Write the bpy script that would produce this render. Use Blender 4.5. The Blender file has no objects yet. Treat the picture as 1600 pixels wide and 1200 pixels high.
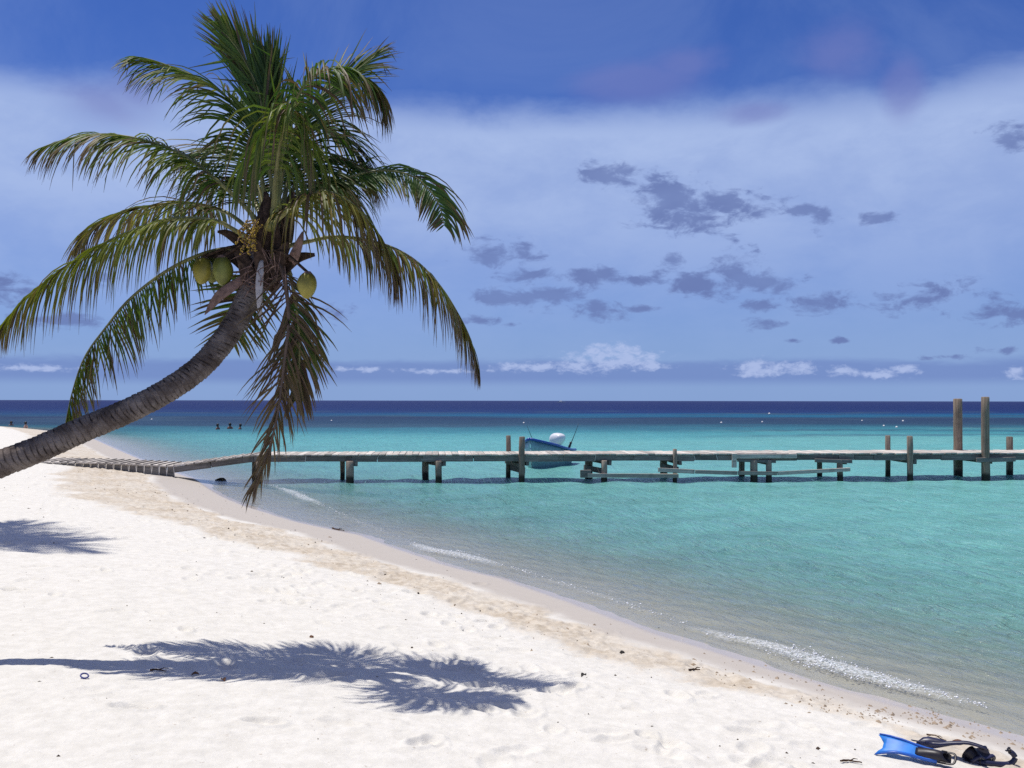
import bpy, bmesh, math, random
import numpy as np
from mathutils import Vector, Matrix, Euler

random.seed(7)
rng = np.random.default_rng(11)
S = bpy.context.scene
COL = S.collection
R = math.radians

# ------------------------------------------------------------------ camera
H = 2.3                      # camera height above the water (water level is z = 0)
F = 1556.0                   # focal length in pixels of the 1600 x 1200 photograph
PITCH = R(0.957)
ROLL = R(0.082)
cam_d = bpy.data.cameras.new("camera")
cam = bpy.data.objects.new("camera", cam_d)
COL.objects.link(cam)
cam_d.sensor_width = 36.0
cam_d.lens = F / 1600 * 36.0
cam_d.clip_start = 0.1
cam_d.clip_end = 60000
cam.matrix_world = Matrix.Translation((0, 0, H)) @ Matrix.Rotation(math.pi / 2 + PITCH, 4, 'X') @ Matrix.Rotation(ROLL, 4, 'Z')
S.camera = cam
CM = cam.matrix_world.to_3x3()

# ------------------------------------------------------------------ light
SUN_OFF = Vector((0.24, -0.09, -1.0))        # the way a shadow runs for one metre of drop
to_sun = (-SUN_OFF).normalized()
SUN_EL = math.asin(to_sun.z)
SUN_AZ = math.atan2(to_sun.x, to_sun.y)
sun_d = bpy.data.lights.new("sun", 'SUN')
sun_d.energy = 4.1
sun_d.angle = R(0.53)
sun_d.color = (1.0, 0.955, 0.885)
sun = bpy.data.objects.new("sun", sun_d)
COL.objects.link(sun)
sun.rotation_euler = (-to_sun).to_track_quat('-Z', 'Y').to_euler()
sun.location = (-20, 20, 60)

S.view_settings.view_transform = 'Standard'
S.view_settings.look = 'None'
S.view_settings.gamma = 1
S.view_settings.exposure = 0.0
S.view_settings.use_curve_mapping = False
S.render.engine = 'CYCLES'
S.cycles.max_bounces = 6
S.cycles.diffuse_bounces = 3
S.cycles.glossy_bounces = 3
S.cycles.transmission_bounces = 4
S.cycles.transparent_max_bounces = 12
S.cycles.sample_clamp_indirect = 4
S.cycles.sample_clamp_direct = 2.5
S.cycles.use_denoising = False
S.cycles.caustics_reflective = False
S.cycles.caustics_refractive = False


class NT:
    """small helper for node trees"""
    def __init__(self, tree):
        self.t = tree
        self.n = tree.nodes
        self.l = tree.links

    def put(self, sock, v):
        if v is None:
            return
        if isinstance(v, bpy.types.NodeSocket):
            self.l.new(v, sock)
        else:
            try:
                sock.default_value = v
            except (TypeError, ValueError):
                sock.default_value = tuple(v) + (1.0,)

    def new(self, typ, **kw):
        n = self.n.new(typ)
        for k, v in kw.items():
            setattr(n, k, v)
        return n

    def math(self, op, a, b=None, c=None, clamp=False):
        n = self.new('ShaderNodeMath', operation=op, use_clamp=clamp)
        self.put(n.inputs[0], a); self.put(n.inputs[1], b); self.put(n.inputs[2], c)
        return n.outputs[0]

    def vmath(self, op, a, b=None, out=0):
        n = self.new('ShaderNodeVectorMath', operation=op)
        self.put(n.inputs[0], a); self.put(n.inputs[1], b)
        return n.outputs[out]

    def mix(self, fac, a, b, blend='MIX'):
        n = self.new('ShaderNodeMix', data_type='RGBA', blend_type=blend)
        self.put(n.inputs[0], fac); self.put(n.inputs[6], a); self.put(n.inputs[7], b)
        return n.outputs[2]

    def ramp(self, v, lo, hi, a=0.0, b=1.0, smooth=True):
        n = self.new('ShaderNodeMapRange', interpolation_type='SMOOTHSTEP' if smooth else 'LINEAR', clamp=True)
        self.put(n.inputs[0], v); self.put(n.inputs[1], lo); self.put(n.inputs[2], hi)
        self.put(n.inputs[3], a); self.put(n.inputs[4], b)
        return n.outputs[0]

    def noise(self, vec, scale, detail=4, rough=0.55, dist=0.0, out=0):
        n = self.new('ShaderNodeTexNoise')
        self.put(n.inputs['Vector'], vec)
        n.inputs['Scale'].default_value = scale
        n.inputs['Detail'].default_value = detail
        n.inputs['Roughness'].default_value = rough
        n.inputs['Distortion'].default_value = dist
        return n.outputs[out]

    def combine(self, x, y, z):
        n = self.new('ShaderNodeCombineXYZ')
        self.put(n.inputs[0], x); self.put(n.inputs[1], y); self.put(n.inputs[2], z)
        return n.outputs[0]

    def attr(self, name, out='Color'):
        n = self.new('ShaderNodeAttribute', attribute_name=name)
        return n.outputs[out]


def lin(r, g, b):
    f = lambda c: (c / 255 / 12.92) if c <= 10 else ((c / 255 + 0.055) / 1.055) ** 2.4
    return (f(r), f(g), f(b), 1.0)


# ------------------------------------------------------------------ sky
W = bpy.data.worlds.new("World")
S.world = W
W.use_nodes = True
w = NT(W.node_tree)
w.n.clear()
SKY_STRENGTH = 0.10
sky = w.new('ShaderNodeTexSky', sky_type='NISHITA')
sky.sun_disc = False
sky.sun_elevation = SUN_EL
sky.sun_rotation = SUN_AZ
sky.altitude = 0
sky.air_density = 1.0
sky.dust_density = 0.3
sky.ozone_density = 2.5
geo = w.new('ShaderNodeTexCoord')
gdir = geo.outputs['Generated']
sp = w.new('ShaderNodeSeparateXYZ'); w.l.new(gdir, sp.inputs[0])
az = w.math('ARCTAN2', sp.outputs[0], sp.outputs[1])
hz = w.math('SQRT', w.math('ADD', w.math('MULTIPLY', sp.outputs[0], sp.outputs[0]), w.math('MULTIPLY', sp.outputs[1], sp.outputs[1])))
el = w.math('ARCTAN2', sp.outputs[2], hz)
uv = w.combine(az, el, 0.0)
uvs = w.combine(az, w.math('MULTIPLY', el, 1.9), 0.37)      # clouds are flatter than wide


def ang(x, y):
    v = CM @ Vector(((x - 800) / F, (600 - y) / F, -1))
    return math.atan2(v.x, v.y), math.atan2(v.z, math.hypot(v.x, v.y))


K = 1.0 / SKY_STRENGTH       # cloud colours are given as seen, the Background scales them back


def ccol(r, g, b):
    c = lin(r, g, b)
    return (c[0] * K, c[1] * K, c[2] * K, 1.0)


# clear sky, deeper and more violet than the plain model
base = w.mix(1.0, sky.outputs[0], (0.31, 0.48, 0.98, 1.0), 'MULTIPLY')
# thin veil of high cloud: bright sheet with a ragged upper edge, thinning out towards the horizon
n_big = w.noise(uvs, 2.6, 5, 0.55, 0.3)
n_mid = w.noise(uvs, 9.0, 6, 0.6, 0.2)
edge = w.math('ADD', el, w.math('MULTIPLY', w.math('SUBTRACT', n_big, 0.5), 0.035))
edge = w.math('ADD', edge, w.math('MULTIPLY', w.math('SUBTRACT', n_mid, 0.5), 0.05))
veil_top = w.ramp(edge, 0.312, 0.262)
veil_low = w.ramp(el, 0.06, 0.235, 0.42, 1.0)
veil = w.math('MULTIPLY', veil_top, veil_low)
veil = w.math('MULTIPLY', veil, w.ramp(n_mid, 0.25, 0.7, 0.72, 1.0))
# thin high cloud, thicker grey patches added unseen overhead for a less blue fill
high = w.ramp(w.noise(gdir, 3.2, 7, 0.62, 0.8), 0.36, 0.68, 0.0, 1.0)
high = w.math('MULTIPLY', high, w.ramp(el, 0.40, 0.75, 0.13, 1.0))
veil = w.math('MAXIMUM', veil, high)
vcol = w.mix(w.ramp(el, 0.4, 0.8), ccol(173, 193, 234), ccol(172, 168, 168))
c = w.mix(w.math('MULTIPLY', veil, 0.94), base, vcol)
# pale band of air right above the sea
c = w.mix(w.ramp(el, 0.10, 0.0, 0.0, 0.72), c, ccol(134, 164, 216))
# long grey-blue bank low on the horizon
nb = w.noise(w.combine(az, w.math('MULTIPLY', el, 5.0), 2.2), 9.0, 6, 0.6, 0.2)
bank = w.math('MULTIPLY', w.ramp(w.math('ADD', el, w.math('MULTIPLY', w.math('SUBTRACT', nb, 0.5), 0.022)), 0.043, 0.033), w.ramp(el, 0.012, 0.024))
c = w.mix(w.math('MULTIPLY', bank, 0.60), c, ccol(105, 128, 190))

pn = w.noise(uvs, 34.0, 7, 0.62, 0.35)
pn2 = w.noise(uvs, 12.0, 3, 0.5, 0.0)
pn3 = w.noise(uvs, 95.0, 5, 0.65, 0.3)


def puffs(lst):
    best = None
    for (x, y, rx, ry) in lst:
        a, e = ang(x, y)
        d = w.vmath('SUBTRACT', uv, (a, e, 0))
        d = w.vmath('MULTIPLY', d, (F / rx, F / ry, 0))
        l = w.vmath('LENGTH', d, None, 1)
        best = l if best is None else w.math('SMOOTH_MIN', best, l, 0.35)
    return best


dark = [(945, 278, 34, 15), (972, 268, 16, 10), (1040, 318, 52, 30), (1075, 340, 75, 18), (1035, 298, 30, 22), (1155, 322, 55, 20), (1245, 328, 30, 9),
        (1290, 340, 17, 14), (1372, 340, 20, 8), (770, 402, 44, 17), (822, 398, 26, 18), (840, 430, 46, 13), (925, 431, 40, 13),
        (1000, 438, 25, 7), (1050, 411, 18, 15), (1085, 442, 50, 19), (1148, 420, 27, 34), (1205, 440, 42, 14), (768, 464, 30, 13),
        (850, 463, 54, 14), (930, 485, 34, 16), (1005, 482, 20, 5), (742, 499, 34, 8), (800, 507, 12, 5), (1190, 477, 26, 8),
        (1280, 475, 47, 14), (1432, 467, 68, 20), (1552, 484, 34, 14), (1592, 494, 18, 10), (1192, 509, 24, 9), (1570, 547, 26, 6),
        (1480, 557, 22, 4), (4, 440, 40, 19), (532, 488, 30, 13), (1240, 532, 14, 4), (1310, 531, 10, 4), (1580, 215, 26, 17), (690, 320, 20, 8),
        (155, 430, 40, 12), (90, 500, 60, 8)]
m = puffs(dark)
m = w.math('ADD', m, w.math('MULTIPLY', w.math('SUBTRACT', pn, 0.5), -5.2))
m = w.math('ADD', m, w.math('MULTIPLY', w.math('SUBTRACT', pn3, 0.5), -1.2))
dmask = w.ramp(m, 1.40, 0.20)
# the same kind of small clouds beyond the picture, all round the sky
oth = w.math('MULTIPLY', w.ramp(pn2, 0.56, 0.66), w.ramp(w.math('ABSOLUTE', az), 0.52, 0.62))
oth = w.math('MULTIPLY', oth, w.math('MULTIPLY', w.ramp(el, 0.02, 0.06), w.ramp(el, 0.26, 0.20)))
dmask = w.math('MAXIMUM', dmask, w.math('MULTIPLY', oth, w.ramp(pn, 0.4, 0.6)))
c = w.mix(w.math('MULTIPLY', dmask, w.ramp(pn2, 0.3, 0.7, 0.72, 0.95)), c, ccol(106, 124, 178))
haze_p = [(170, 165, 85, 40), (215, 150, 60, 45), (1010, 125, 120, 36), (1070, 100, 70, 30), (1305, 85, 70, 50), (1410, 140, 32, 50), (1180, 175, 60, 20)]
m = puffs(haze_p)
m = w.math('ADD', m, w.math('MULTIPLY', w.math('SUBTRACT', n_mid, 0.5), -1.6))
c = w.mix(w.ramp(m, 1.25, 0.2, 0.0, 0.55), c, ccol(116, 126, 190))
white = [(940, 566, 60, 12), (985, 563, 40, 12), (905, 570, 50, 8), (938, 555, 24, 15), (982, 553, 20, 13), (905, 562, 18, 10), (1180, 571, 16, 10), (1255, 572, 14, 8), (835, 574, 55, 6), (1025, 574, 28, 6), (1182, 577, 34, 9), (1252, 577, 28, 9),
         (1310, 580, 22, 6), (1380, 586, 22, 7), (1412, 577, 16, 6), (1592, 580, 18, 8), (560, 577, 40, 4), (700, 580, 60, 4), (60, 575, 60, 4)]
m = puffs(white)
m = w.math('ADD', m, w.math('MULTIPLY', w.math('SUBTRACT', pn3, 0.5), -3.6))
m = w.math('ADD', m, w.math('MULTIPLY', w.math('SUBTRACT', pn, 0.5), -3.0))
c = w.mix(w.ramp(m, 1.45, 0.05, 0.0, 0.85), c, ccol(176, 192, 232))
# below the horizon the world is only seen by bounced light
bg = w.new('ShaderNodeBackground')
w.put(bg.inputs[0], c)
bg.inputs[1].default_value = SKY_STRENGTH
wo = w.new('ShaderNodeOutputWorld')
w.l.new(bg.outputs[0], wo.inputs[0])
W.cycles.sampling_method = 'MANUAL'
W.cycles.sample_map_resolution = 512

# ------------------------------------------------------------------ geometry helpers
ORIGIN = Vector((0, 0, H))


def ray(x, y):
    return CM @ Vector(((x - 800) / F, (600 - y) / F, -1))


def px(x, y, d):
    """point seen at photo pixel x, y that stands d metres ahead"""
    v = ray(x, y)
    return ORIGIN + v * (d / v.y)


def gz(x, y, z=0.0):
    """point seen at photo pixel x, y on the level z"""
    v = ray(x, y)
    return ORIGIN + v * ((z - H) / v.z)


def fin_obj(name, me, mat=None, parent=None):
    o = bpy.data.objects.new(name, me)
    COL.objects.link(o)
    if mat is not None:
        if isinstance(mat, (list, tuple)):
            for q in mat:
                me.materials.append(q)
        else:
            me.materials.append(mat)
    if parent is not None:
        o.parent = parent
    return o


def tag(o, label, cat, group=None, kind=None):
    if label:
        o['label'] = label
    if cat:
        o['category'] = cat
    if group:
        o['group'] = group
    if kind:
        o['kind'] = kind
    return o


def empty(name, loc, rz=0.0):
    o = bpy.data.objects.new(name, None)
    COL.objects.link(o)
    o.location = loc
    o.rotation_euler = (0, 0, rz)
    o.empty_display_size = 0.1
    return o


def set_parent_keep(o, p):
    o.parent = p
    o.matrix_parent_inverse = (Matrix.Translation(p.location) @ p.rotation_euler.to_matrix().to_4x4()).inverted()


def mesh(name, verts, faces, smooth=True):
    me = bpy.data.meshes.new(name)
    me.from_pydata([tuple(v) for v in verts], [], faces)
    if smooth:
        me.polygons.foreach_set('use_smooth', [True] * len(me.polygons))
    me.update()
    return me


def grid_mesh(name, P, keep=None):
    """P: rows x cols x 3"""
    r, c_, _ = P.shape
    idx = np.arange(r * c_).reshape(r, c_)
    q = np.stack([idx[:-1, :-1], idx[:-1, 1:], idx[1:, 1:], idx[1:, :-1]], -1).reshape(-1, 4)
    if keep is not None:
        k = keep[:-1, :-1] | keep[1:, 1:] | keep[:-1, 1:] | keep[1:, :-1]
        q = q[k.reshape(-1)]
    me = bpy.data.meshes.new(name)
    me.vertices.add(r * c_)
    me.vertices.foreach_set('co', P.reshape(-1).astype(np.float32))
    n = len(q)
    me.loops.add(n * 4)
    me.loops.foreach_set('vertex_index', q.reshape(-1).astype(np.int32))
    me.polygons.add(n)
    me.polygons.foreach_set('loop_start', np.arange(0, n * 4, 4, dtype=np.int32))
    me.polygons.foreach_set('loop_total', np.full(n, 4, dtype=np.int32))
    me.polygons.foreach_set('use_smooth', np.ones(n, dtype=bool))
    me.update(calc_edges=True)
    return me


def add_attr(me, name, arr):
    a = me.attributes.new(name, 'FLOAT', 'POINT')
    a.data.foreach_set('value', np.asarray(arr, dtype=np.float32).reshape(-1))


def add_col(me, name, arr):
    a = me.attributes.new(name, 'FLOAT_COLOR', 'POINT')
    arr = np.asarray(arr, dtype=np.float32).reshape(-1, arr.shape[-1])
    if arr.shape[1] == 3:
        arr = np.concatenate([arr, np.ones((len(arr), 1), np.float32)], 1)
    a.data.foreach_set('color', arr.reshape(-1))


_G = rng.uniform(-1, 1, (256, 256, 2))
_G /= np.linalg.norm(_G, axis=-1, keepdims=True)


def pnoise(x, y):
    xi = np.floor(x).astype(int); yi = np.floor(y).astype(int)
    xf = x - xi; yf = y - yi
    u = xf * xf * xf * (xf * (xf * 6 - 15) + 10); v = yf * yf * yf * (yf * (yf * 6 - 15) + 10)

    def g(a, b, dx, dy):
        q = _G[a & 255, b & 255]
        return q[..., 0] * dx + q[..., 1] * dy
    n00 = g(xi, yi, xf, yf); n10 = g(xi + 1, yi, xf - 1, yf)
    n01 = g(xi, yi + 1, xf, yf - 1); n11 = g(xi + 1, yi + 1, xf - 1, yf - 1)
    return ((n00 * (1 - u) + n10 * u) * (1 - v) + (n01 * (1 - u) + n11 * u) * v) * 1.6


def fbm(x, y, oct=4, gain=0.5):
    t = np.zeros_like(x); a = 1.0; s = 0.0
    for i in range(oct):
        t = t + a * pnoise(x + 17.3 * i, y - 9.1 * i); s += a
        a *= gain; x = x * 2.03; y = y * 2.03
    return t / s


def sstep(a, b, x):
    t = np.clip((x - a) / (b - a), 0, 1)
    return t * t * (3 - 2 * t)


def tube_data(pts, radii, sides=8, cap=True, squash=1.0, upv=Vector((0, 0, 1))):
    V, Fc = [], []
    n = len(pts)
    for i, p in enumerate(pts):
        t = (pts[min(i + 1, n - 1)] - pts[max(i - 1, 0)]).normalized()
        a = t.cross(upv)
        if a.length < 1e-3:
            a = t.cross(Vector((0, 1, 0)))
        a.normalize(); b = a.cross(t).normalized()
        for k in range(sides):
            th = 2 * math.pi * k / sides
            V.append(p + (a * math.cos(th) + b * math.sin(th) * squash) * radii[i])
    for i in range(n - 1):
        for k in range(sides):
            k2 = (k + 1) % sides
            Fc.append((i * sides + k, i * sides + k2, (i + 1) * sides + k2, (i + 1) * sides + k))
    if cap:
        Fc.append(tuple(range(sides - 1, -1, -1)))
        Fc.append(tuple((n - 1) * sides + k for k in range(sides)))
    return V, Fc


def catmull(P, n):
    P = [Vector(p) for p in P]
    Q = [P[0] * 2 - P[1]] + P + [P[-1] * 2 - P[-2]]
    out = []
    # roughly even along the length
    L = [0.0]
    for i in range(len(P) - 1):
        L.append(L[-1] + (P[i + 1] - P[i]).length)
    for k in range(n):
        s = L[-1] * k / (n - 1)
        i = 0
        while i < len(P) - 2 and s > L[i + 1]:
            i += 1
        t = (s - L[i]) / max(1e-9, L[i + 1] - L[i])
        a, b, c_, d = Q[i], Q[i + 1], Q[i + 2], Q[i + 3]
        out.append(0.5 * ((2 * b) + (c_ - a) * t + (2 * a - 5 * b + 4 * c_ - d) * t * t + (3 * b - a - 3 * c_ + d) * t ** 3))
    return out


def box_mesh(name, sx, sy, sz, bev=0.008, jit=0.0):
    bm = bmesh.new()
    bmesh.ops.create_cube(bm, size=1)
    for v in bm.verts:
        v.co = Vector((v.co.x * sx, v.co.y * sy, v.co.z * sz)) + Vector((random.uniform(-jit, jit), random.uniform(-jit, jit), random.uniform(-jit, jit)))
    if bev:
        bmesh.ops.bevel(bm, geom=list(bm.edges), offset=bev, segments=1, affect='EDGES')
    me = bpy.data.meshes.new(name)
    bm.to_mesh(me); bm.free()
    return me


# ------------------------------------------------------------------ materials
def material(name):
    m_ = bpy.data.materials.new(name)
    m_.use_nodes = True
    t = NT(m_.node_tree)
    t.n.clear()
    out = t.new('ShaderNodeOutputMaterial')
    return m_, t, out


def principled(t, **kw):
    p = t.new('ShaderNodeBsdfPrincipled')
    for k, v in kw.items():
        t.put(p.inputs[k.replace('_', ' ')], v)
    return p


def pos(t):
    return t.new('ShaderNodeNewGeometry').outputs['Position']


def objco(t):
    return t.new('ShaderNodeTexCoord').outputs['Object']


def bump(t, h, strength=0.5, dist=0.01, normal=None):
    b = t.new('ShaderNodeBump')
    b.inputs['Strength'].default_value = strength
    b.inputs['Distance'].default_value = dist
    t.put(b.inputs['Height'], h)
    if normal is not None:
        t.put(b.inputs['Normal'], normal)
    return b.outputs[0]


def plain(name, col, rough=0.5, vary=0.25, scale=20.0, bstr=0.2, spec=0.5, metal=0.0, coat=0.0):
    m_, t, out = material(name)
    n = t.noise(objco(t), scale, 5, 0.6)
    cc = t.mix(t.ramp(n, 0.3, 0.7, 0.0, 1.0), tuple(x * (1 - vary) for x in col[:3]) + (1,), tuple(min(1, x * (1 + vary)) for x in col[:3]) + (1,))
    p = principled(t, Base_Color=cc, Roughness=rough, Metallic=metal)
    p.inputs['Specular IOR Level'].default_value = spec
    p.inputs['Coat Weight'].default_value = coat
    t.put(p.inputs['Normal'], bump(t, n, bstr, 0.004))
    t.l.new(p.outputs[0], out.inputs[0])
    return m_


def wood(name, a, b, along='X', scale=1.0, wet=False):
    m_, t, out = material(name)
    P = objco(t)
    rnd = t.new('ShaderNodeObjectInfo').outputs['Random']
    st = {'X': (1.2, 22, 22), 'Y': (22, 1.2, 22), 'Z': (22, 22, 1.2)}[along]
    v = t.vmath('MULTIPLY', t.vmath('ADD', P, t.combine(t.math('MULTIPLY', rnd, 31.0), t.math('MULTIPLY', rnd, 17.0), 0.0)), tuple(s * scale for s in st))
    n = t.noise(v, 1.0, 6, 0.65, 0.3)
    n2 = t.noise(P, 3.0, 4, 0.6)
    cc = t.mix(t.ramp(n, 0.32, 0.68), a, b)
    cc = t.mix(t.ramp(n2, 0.5, 0.72, 0.0, 0.45), cc, tuple(x * 0.45 for x in a[:3]) + (1,))
    cc = t.mix(1.0, cc, t.combine(*[t.math('ADD', 0.72, t.math('MULTIPLY', rnd, 0.5))] * 3), 'MULTIPLY')
    rough = 0.85
    if wet:      # soaked, weed-grown foot of the piles
        z = t.new('ShaderNodeSeparateXYZ'); t.l.new(pos(t), z.inputs[0])
        wz = t.math('ADD', z.outputs[2], t.math('MULTIPLY', t.math('SUBTRACT', n2, 0.5), 0.16))
        f_ = t.ramp(wz, 0.24, 0.14)
        cc = t.mix(f_, cc, (0.018, 0.016, 0.012, 1))
        rough = t.ramp(f_, 0, 1, 0.85, 0.35)
    p = principled(t, Base_Color=cc, Roughness=rough)
    p.inputs['Specular IOR Level'].default_value = 0.25
    t.put(p.inputs['Normal'], bump(t, n, 0.7, 0.006))
    t.l.new(p.outputs[0], out.inputs[0])
    return m_


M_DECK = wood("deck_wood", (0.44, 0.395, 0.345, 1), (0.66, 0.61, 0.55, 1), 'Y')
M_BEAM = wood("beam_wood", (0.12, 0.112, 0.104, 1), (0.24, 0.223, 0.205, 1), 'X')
M_POST = wood("post_wood", (0.20, 0.16, 0.125, 1), (0.37, 0.31, 0.25, 1), 'Z', 1.0, True)
M_PILE = wood("pile_wood", (0.20, 0.145, 0.105, 1), (0.34, 0.26, 0.195, 1), 'Z', 1.0, True)
M_RAIL = wood("rail_wood", (0.32, 0.29, 0.255, 1), (0.50, 0.46, 0.41, 1), 'X')
M_CLEAT = wood("cleat_wood", (0.10, 0.09, 0.085, 1), (0.17, 0.155, 0.145, 1), 'Y')
M_PALE = wood("pale_batten_wood", (0.45, 0.42, 0.38, 1), (0.60, 0.57, 0.52, 1), 'Z')

# ------------------------------------------------------------------ shore and terrain
shore_px = [(1600, 1155), (1450, 1110), (1240, 1050), (1045, 992), (930, 950), (800, 905), (712, 884), (644, 862), (575, 837), (478, 817), (391, 791),
            (351, 774), (309, 749), (239, 724), (191, 704), (152, 687), (84, 673), (0, 669)]
shore = [gz(x, y, 0.0) for x, y in shore_px]
shore = [(v.x, v.y) for v in shore]
d0 = np.array(shore[0]) - np.array(shore[2]); d0 /= np.linalg.norm(d0)
shore = [tuple(np.array(shore[0]) + d0 * 40)] + shore + [(-75, 100), (-200, 170), (-900, 420)]
SH = np.array(shore)


def sdist(x, y):
    """metres inland of the water's edge (negative: out at sea)"""
    x = np.asarray(x, float); y = np.asarray(y, float)
    best = np.full(x.shape, 1e18); sg = np.ones(x.shape)
    for i in range(len(SH) - 1):
        a = SH[i]; b = SH[i + 1]; e = b - a
        t = np.clip(((x - a[0]) * e[0] + (y - a[1]) * e[1]) / (e @ e), 0, 1)
        dx = x - (a[0] + t * e[0]); dy = y - (a[1] + t * e[1])
        d = dx * dx + dy * dy
        cr = e[0] * (y - a[1]) - e[1] * (x - a[0])
        u = d < best
        best = np.where(u, d, best); sg = np.where(u, np.sign(cr), sg)
    return np.sqrt(best) * sg


PS = np.array([-20000, -400, -250, -150, -60, -25, -10, -4, -1.5, 0, 1.0, 2.2, 3.2, 5, 8, 15, 40, 400])
PZ = np.array([-40, -14, -9, -4.5, -2.4, -1.6, -0.85, -0.36, -0.13, 0, 0.115, 0.26, 0.36, 0.53, 0.65, 0.80, 1.1, 2.5])


def base_z(s):
    s = np.asarray(s, float)
    k = np.clip(np.abs(s) * 0.12, 0.12, 3)
    return (np.interp(s - k, PS, PZ) + np.interp(s, PS, PZ) * 2 + np.interp(s + k, PS, PZ)) / 4


# footprints and scuffs
NF = 900
fp_s = np.concatenate([rng.normal(2.6, 0.8, NF // 2), rng.uniform(1.2, 9, NF - NF // 2)])
fp_along = rng.uniform(0, 34, NF)


def shore_point(al):
    q = SH[1:]
    seg = np.linalg.norm(q[1:] - q[:-1], axis=1)
    cum = np.concatenate([[0], np.cumsum(seg)])
    i = np.clip(np.searchsorted(cum, al) - 1, 0, len(seg) - 1)
    t = (al - cum[i]) / seg[i]
    p = q[i] + (q[i + 1] - q[i]) * t[:, None]
    e = (q[i + 1] - q[i]) / seg[i][:, None]
    return p, e


p_, e_ = shore_point(fp_along - 1.0)
fp_xy = p_ + np.stack([-e_[:, 1], e_[:, 0]], 1) * fp_s[:, None]
fp_rot = rng.uniform(0, math.pi, NF)
fp_len = rng.uniform(0.09, 0.15, NF)
fp_dep = rng.uniform(0.008, 0.028, NF)


def dampw(y):
    """width of the smooth damp strip above the water's edge"""
    return np.clip(-0.15 + 0.08 * y, 0.28, 1.3)


def relief(x, y, s):
    """small height of the sand surface above its smooth slope"""
    w0 = dampw(y)
    dry = sstep(0.0, 0.7, s - w0)
    mess = sstep(-0.1, 0.35, s - w0 + 0.30 * pnoise(x * 1.3, y * 1.3)) * (1 - sstep(-0.45, 0.45, s - w0 - np.clip(-0.1 + 0.12 * y, 0.55, 2.4) + 0.7 * fbm(x * 0.8 + 4, y * 0.8, 3)))
    z = dry * (0.020 * fbm(x * 1.1, y * 1.1, 3) + 0.010 * fbm(x * 4.5, y * 4.5, 3) + 0.004 * fbm(x * 16, y * 16, 2))
    rid = 1 - np.abs(fbm(x * 3.2 + 8, y * 3.2 + 3, 4))
    z = z + mess * (0.035 * (rid ** 3 - 0.5) + 0.014 * fbm(x * 9, y * 9, 3))
    z = z + (1 - dry) * 0.006 * fbm(x * 0.8, y * 0.8, 2)
    und = sstep(0.0, -1.5, s)
    z = z + und * 0.012 * np.sin((x * 0.5 + y * 0.86) * 11 + 3 * fbm(x * 0.8, y * 0.8, 2))
    return z, mess


def feet(x, y):
    z = np.zeros_like(x)
    for i in range(NF):
        cx, cy = fp_xy[i]
        near = (np.abs(x - cx) < 0.4) & (np.abs(y - cy) < 0.4)
        if not near.any():
            continue
        dx = x[near] - cx; dy = y[near] - cy
        c1, s1 = math.cos(fp_rot[i]), math.sin(fp_rot[i])
        u = (dx * c1 + dy * s1) / fp_len[i]; v = (-dx * s1 + dy * c1) / (fp_len[i] * 0.55)
        r = np.sqrt(u * u + v * v)
        z[near] += fp_dep[i] * (-np.exp(-(r * 1.1) ** 4) + 0.55 * np.exp(-((r - 1.25) / 0.3) ** 2))
    return z


def drift(x, y):
    """sand blown up against the boardwalk"""
    x = np.asarray(x, float); y = np.asarray(y, float)
    ax = np.clip((x + 14.0) / 4.6, 0, 1)
    dx = np.where(x < -14.0, x + 14.0, np.where(x > -9.4, x + 9.4, 0.0))
    dy = y - 27.1
    sy = np.where(dy > 0, 1.3, 1.0)
    return (0.155 - 0.05 * ax) * np.exp(-(dx / 0.8) ** 2 - (dy / sy) ** 2)


def ground_z(x, y):
    s = sdist(np.array([x]), np.array([y]))
    r_, _ = relief(np.array([x], float), np.array([y], float), s)
    return float(base_z(s)[0] + r_[0] + drift([x], [y])[0])


def on_sand(x, y):
    """sand point seen at photo pixel x, y"""
    z = 0.4
    for _ in range(25):
        p = gz(x, y, z)
        z = 0.5 * z + 0.5 * ground_z(p.x, p.y)
    return gz(x, y, z)


AZ = np.concatenate([np.linspace(-80, -31, 60)[:-1], np.linspace(-31, 31, 760), np.linspace(31, 80, 60)[1:]]) * math.pi / 180
DD = np.concatenate([np.linspace(0.8, 4.4, 30)[:-1], 1 / np.linspace(1 / 4.4, 1 / 60.0, 640)[:-1], np.geomspace(60, 700, 60)])
DA, AA = np.meshgrid(DD, AZ, indexing='ij')
X = DA * np.tan(np.clip(AA, -1.2, 1.2)) * 0 + DA * np.sin(AA); Y = DA * np.cos(AA)
s_ = sdist(X, Y)
rz_, mess_ = relief(X, Y, s_)
fade = 1 - sstep(25, 60, DA)
Z = base_z(s_) + rz_ * fade + feet(X, Y) + drift(X, Y)
me = grid_mesh("sand_beach", np.stack([X, Y, Z], -1))
add_attr(me, "inland", s_); add_attr(me, "mess", mess_); add_attr(me, "damp", s_ - dampw(Y))
m_sand, t, out = material("coral_sand")
P = pos(t)
inl = t.attr("inland", 'Fac'); mss = t.attr("mess", 'Fac')
n1 = t.noise(P, 1.6, 5, 0.6); n2 = t.noise(P, 9.0, 5, 0.65); n3 = t.noise(P, 240.0, 3, 0.7); n4 = t.noise(P, 45.0, 4, 0.65)
edge_w = t.math('ADD', inl, t.math('MULTIPLY', t.math('SUBTRACT', n1, 0.5), 0.16))
dry = t.mix(t.ramp(n2, 0.3, 0.7), (0.66, 0.635, 0.575, 1), (0.75, 0.725, 0.665, 1))
tan = t.mix(t.ramp(n2, 0.35, 0.65), (0.46, 0.39, 0.30, 1), (0.62, 0.55, 0.45, 1))
damp = t.mix(n2, (0.445, 0.405, 0.36, 1), (0.50, 0.46, 0.415, 1))
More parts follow.
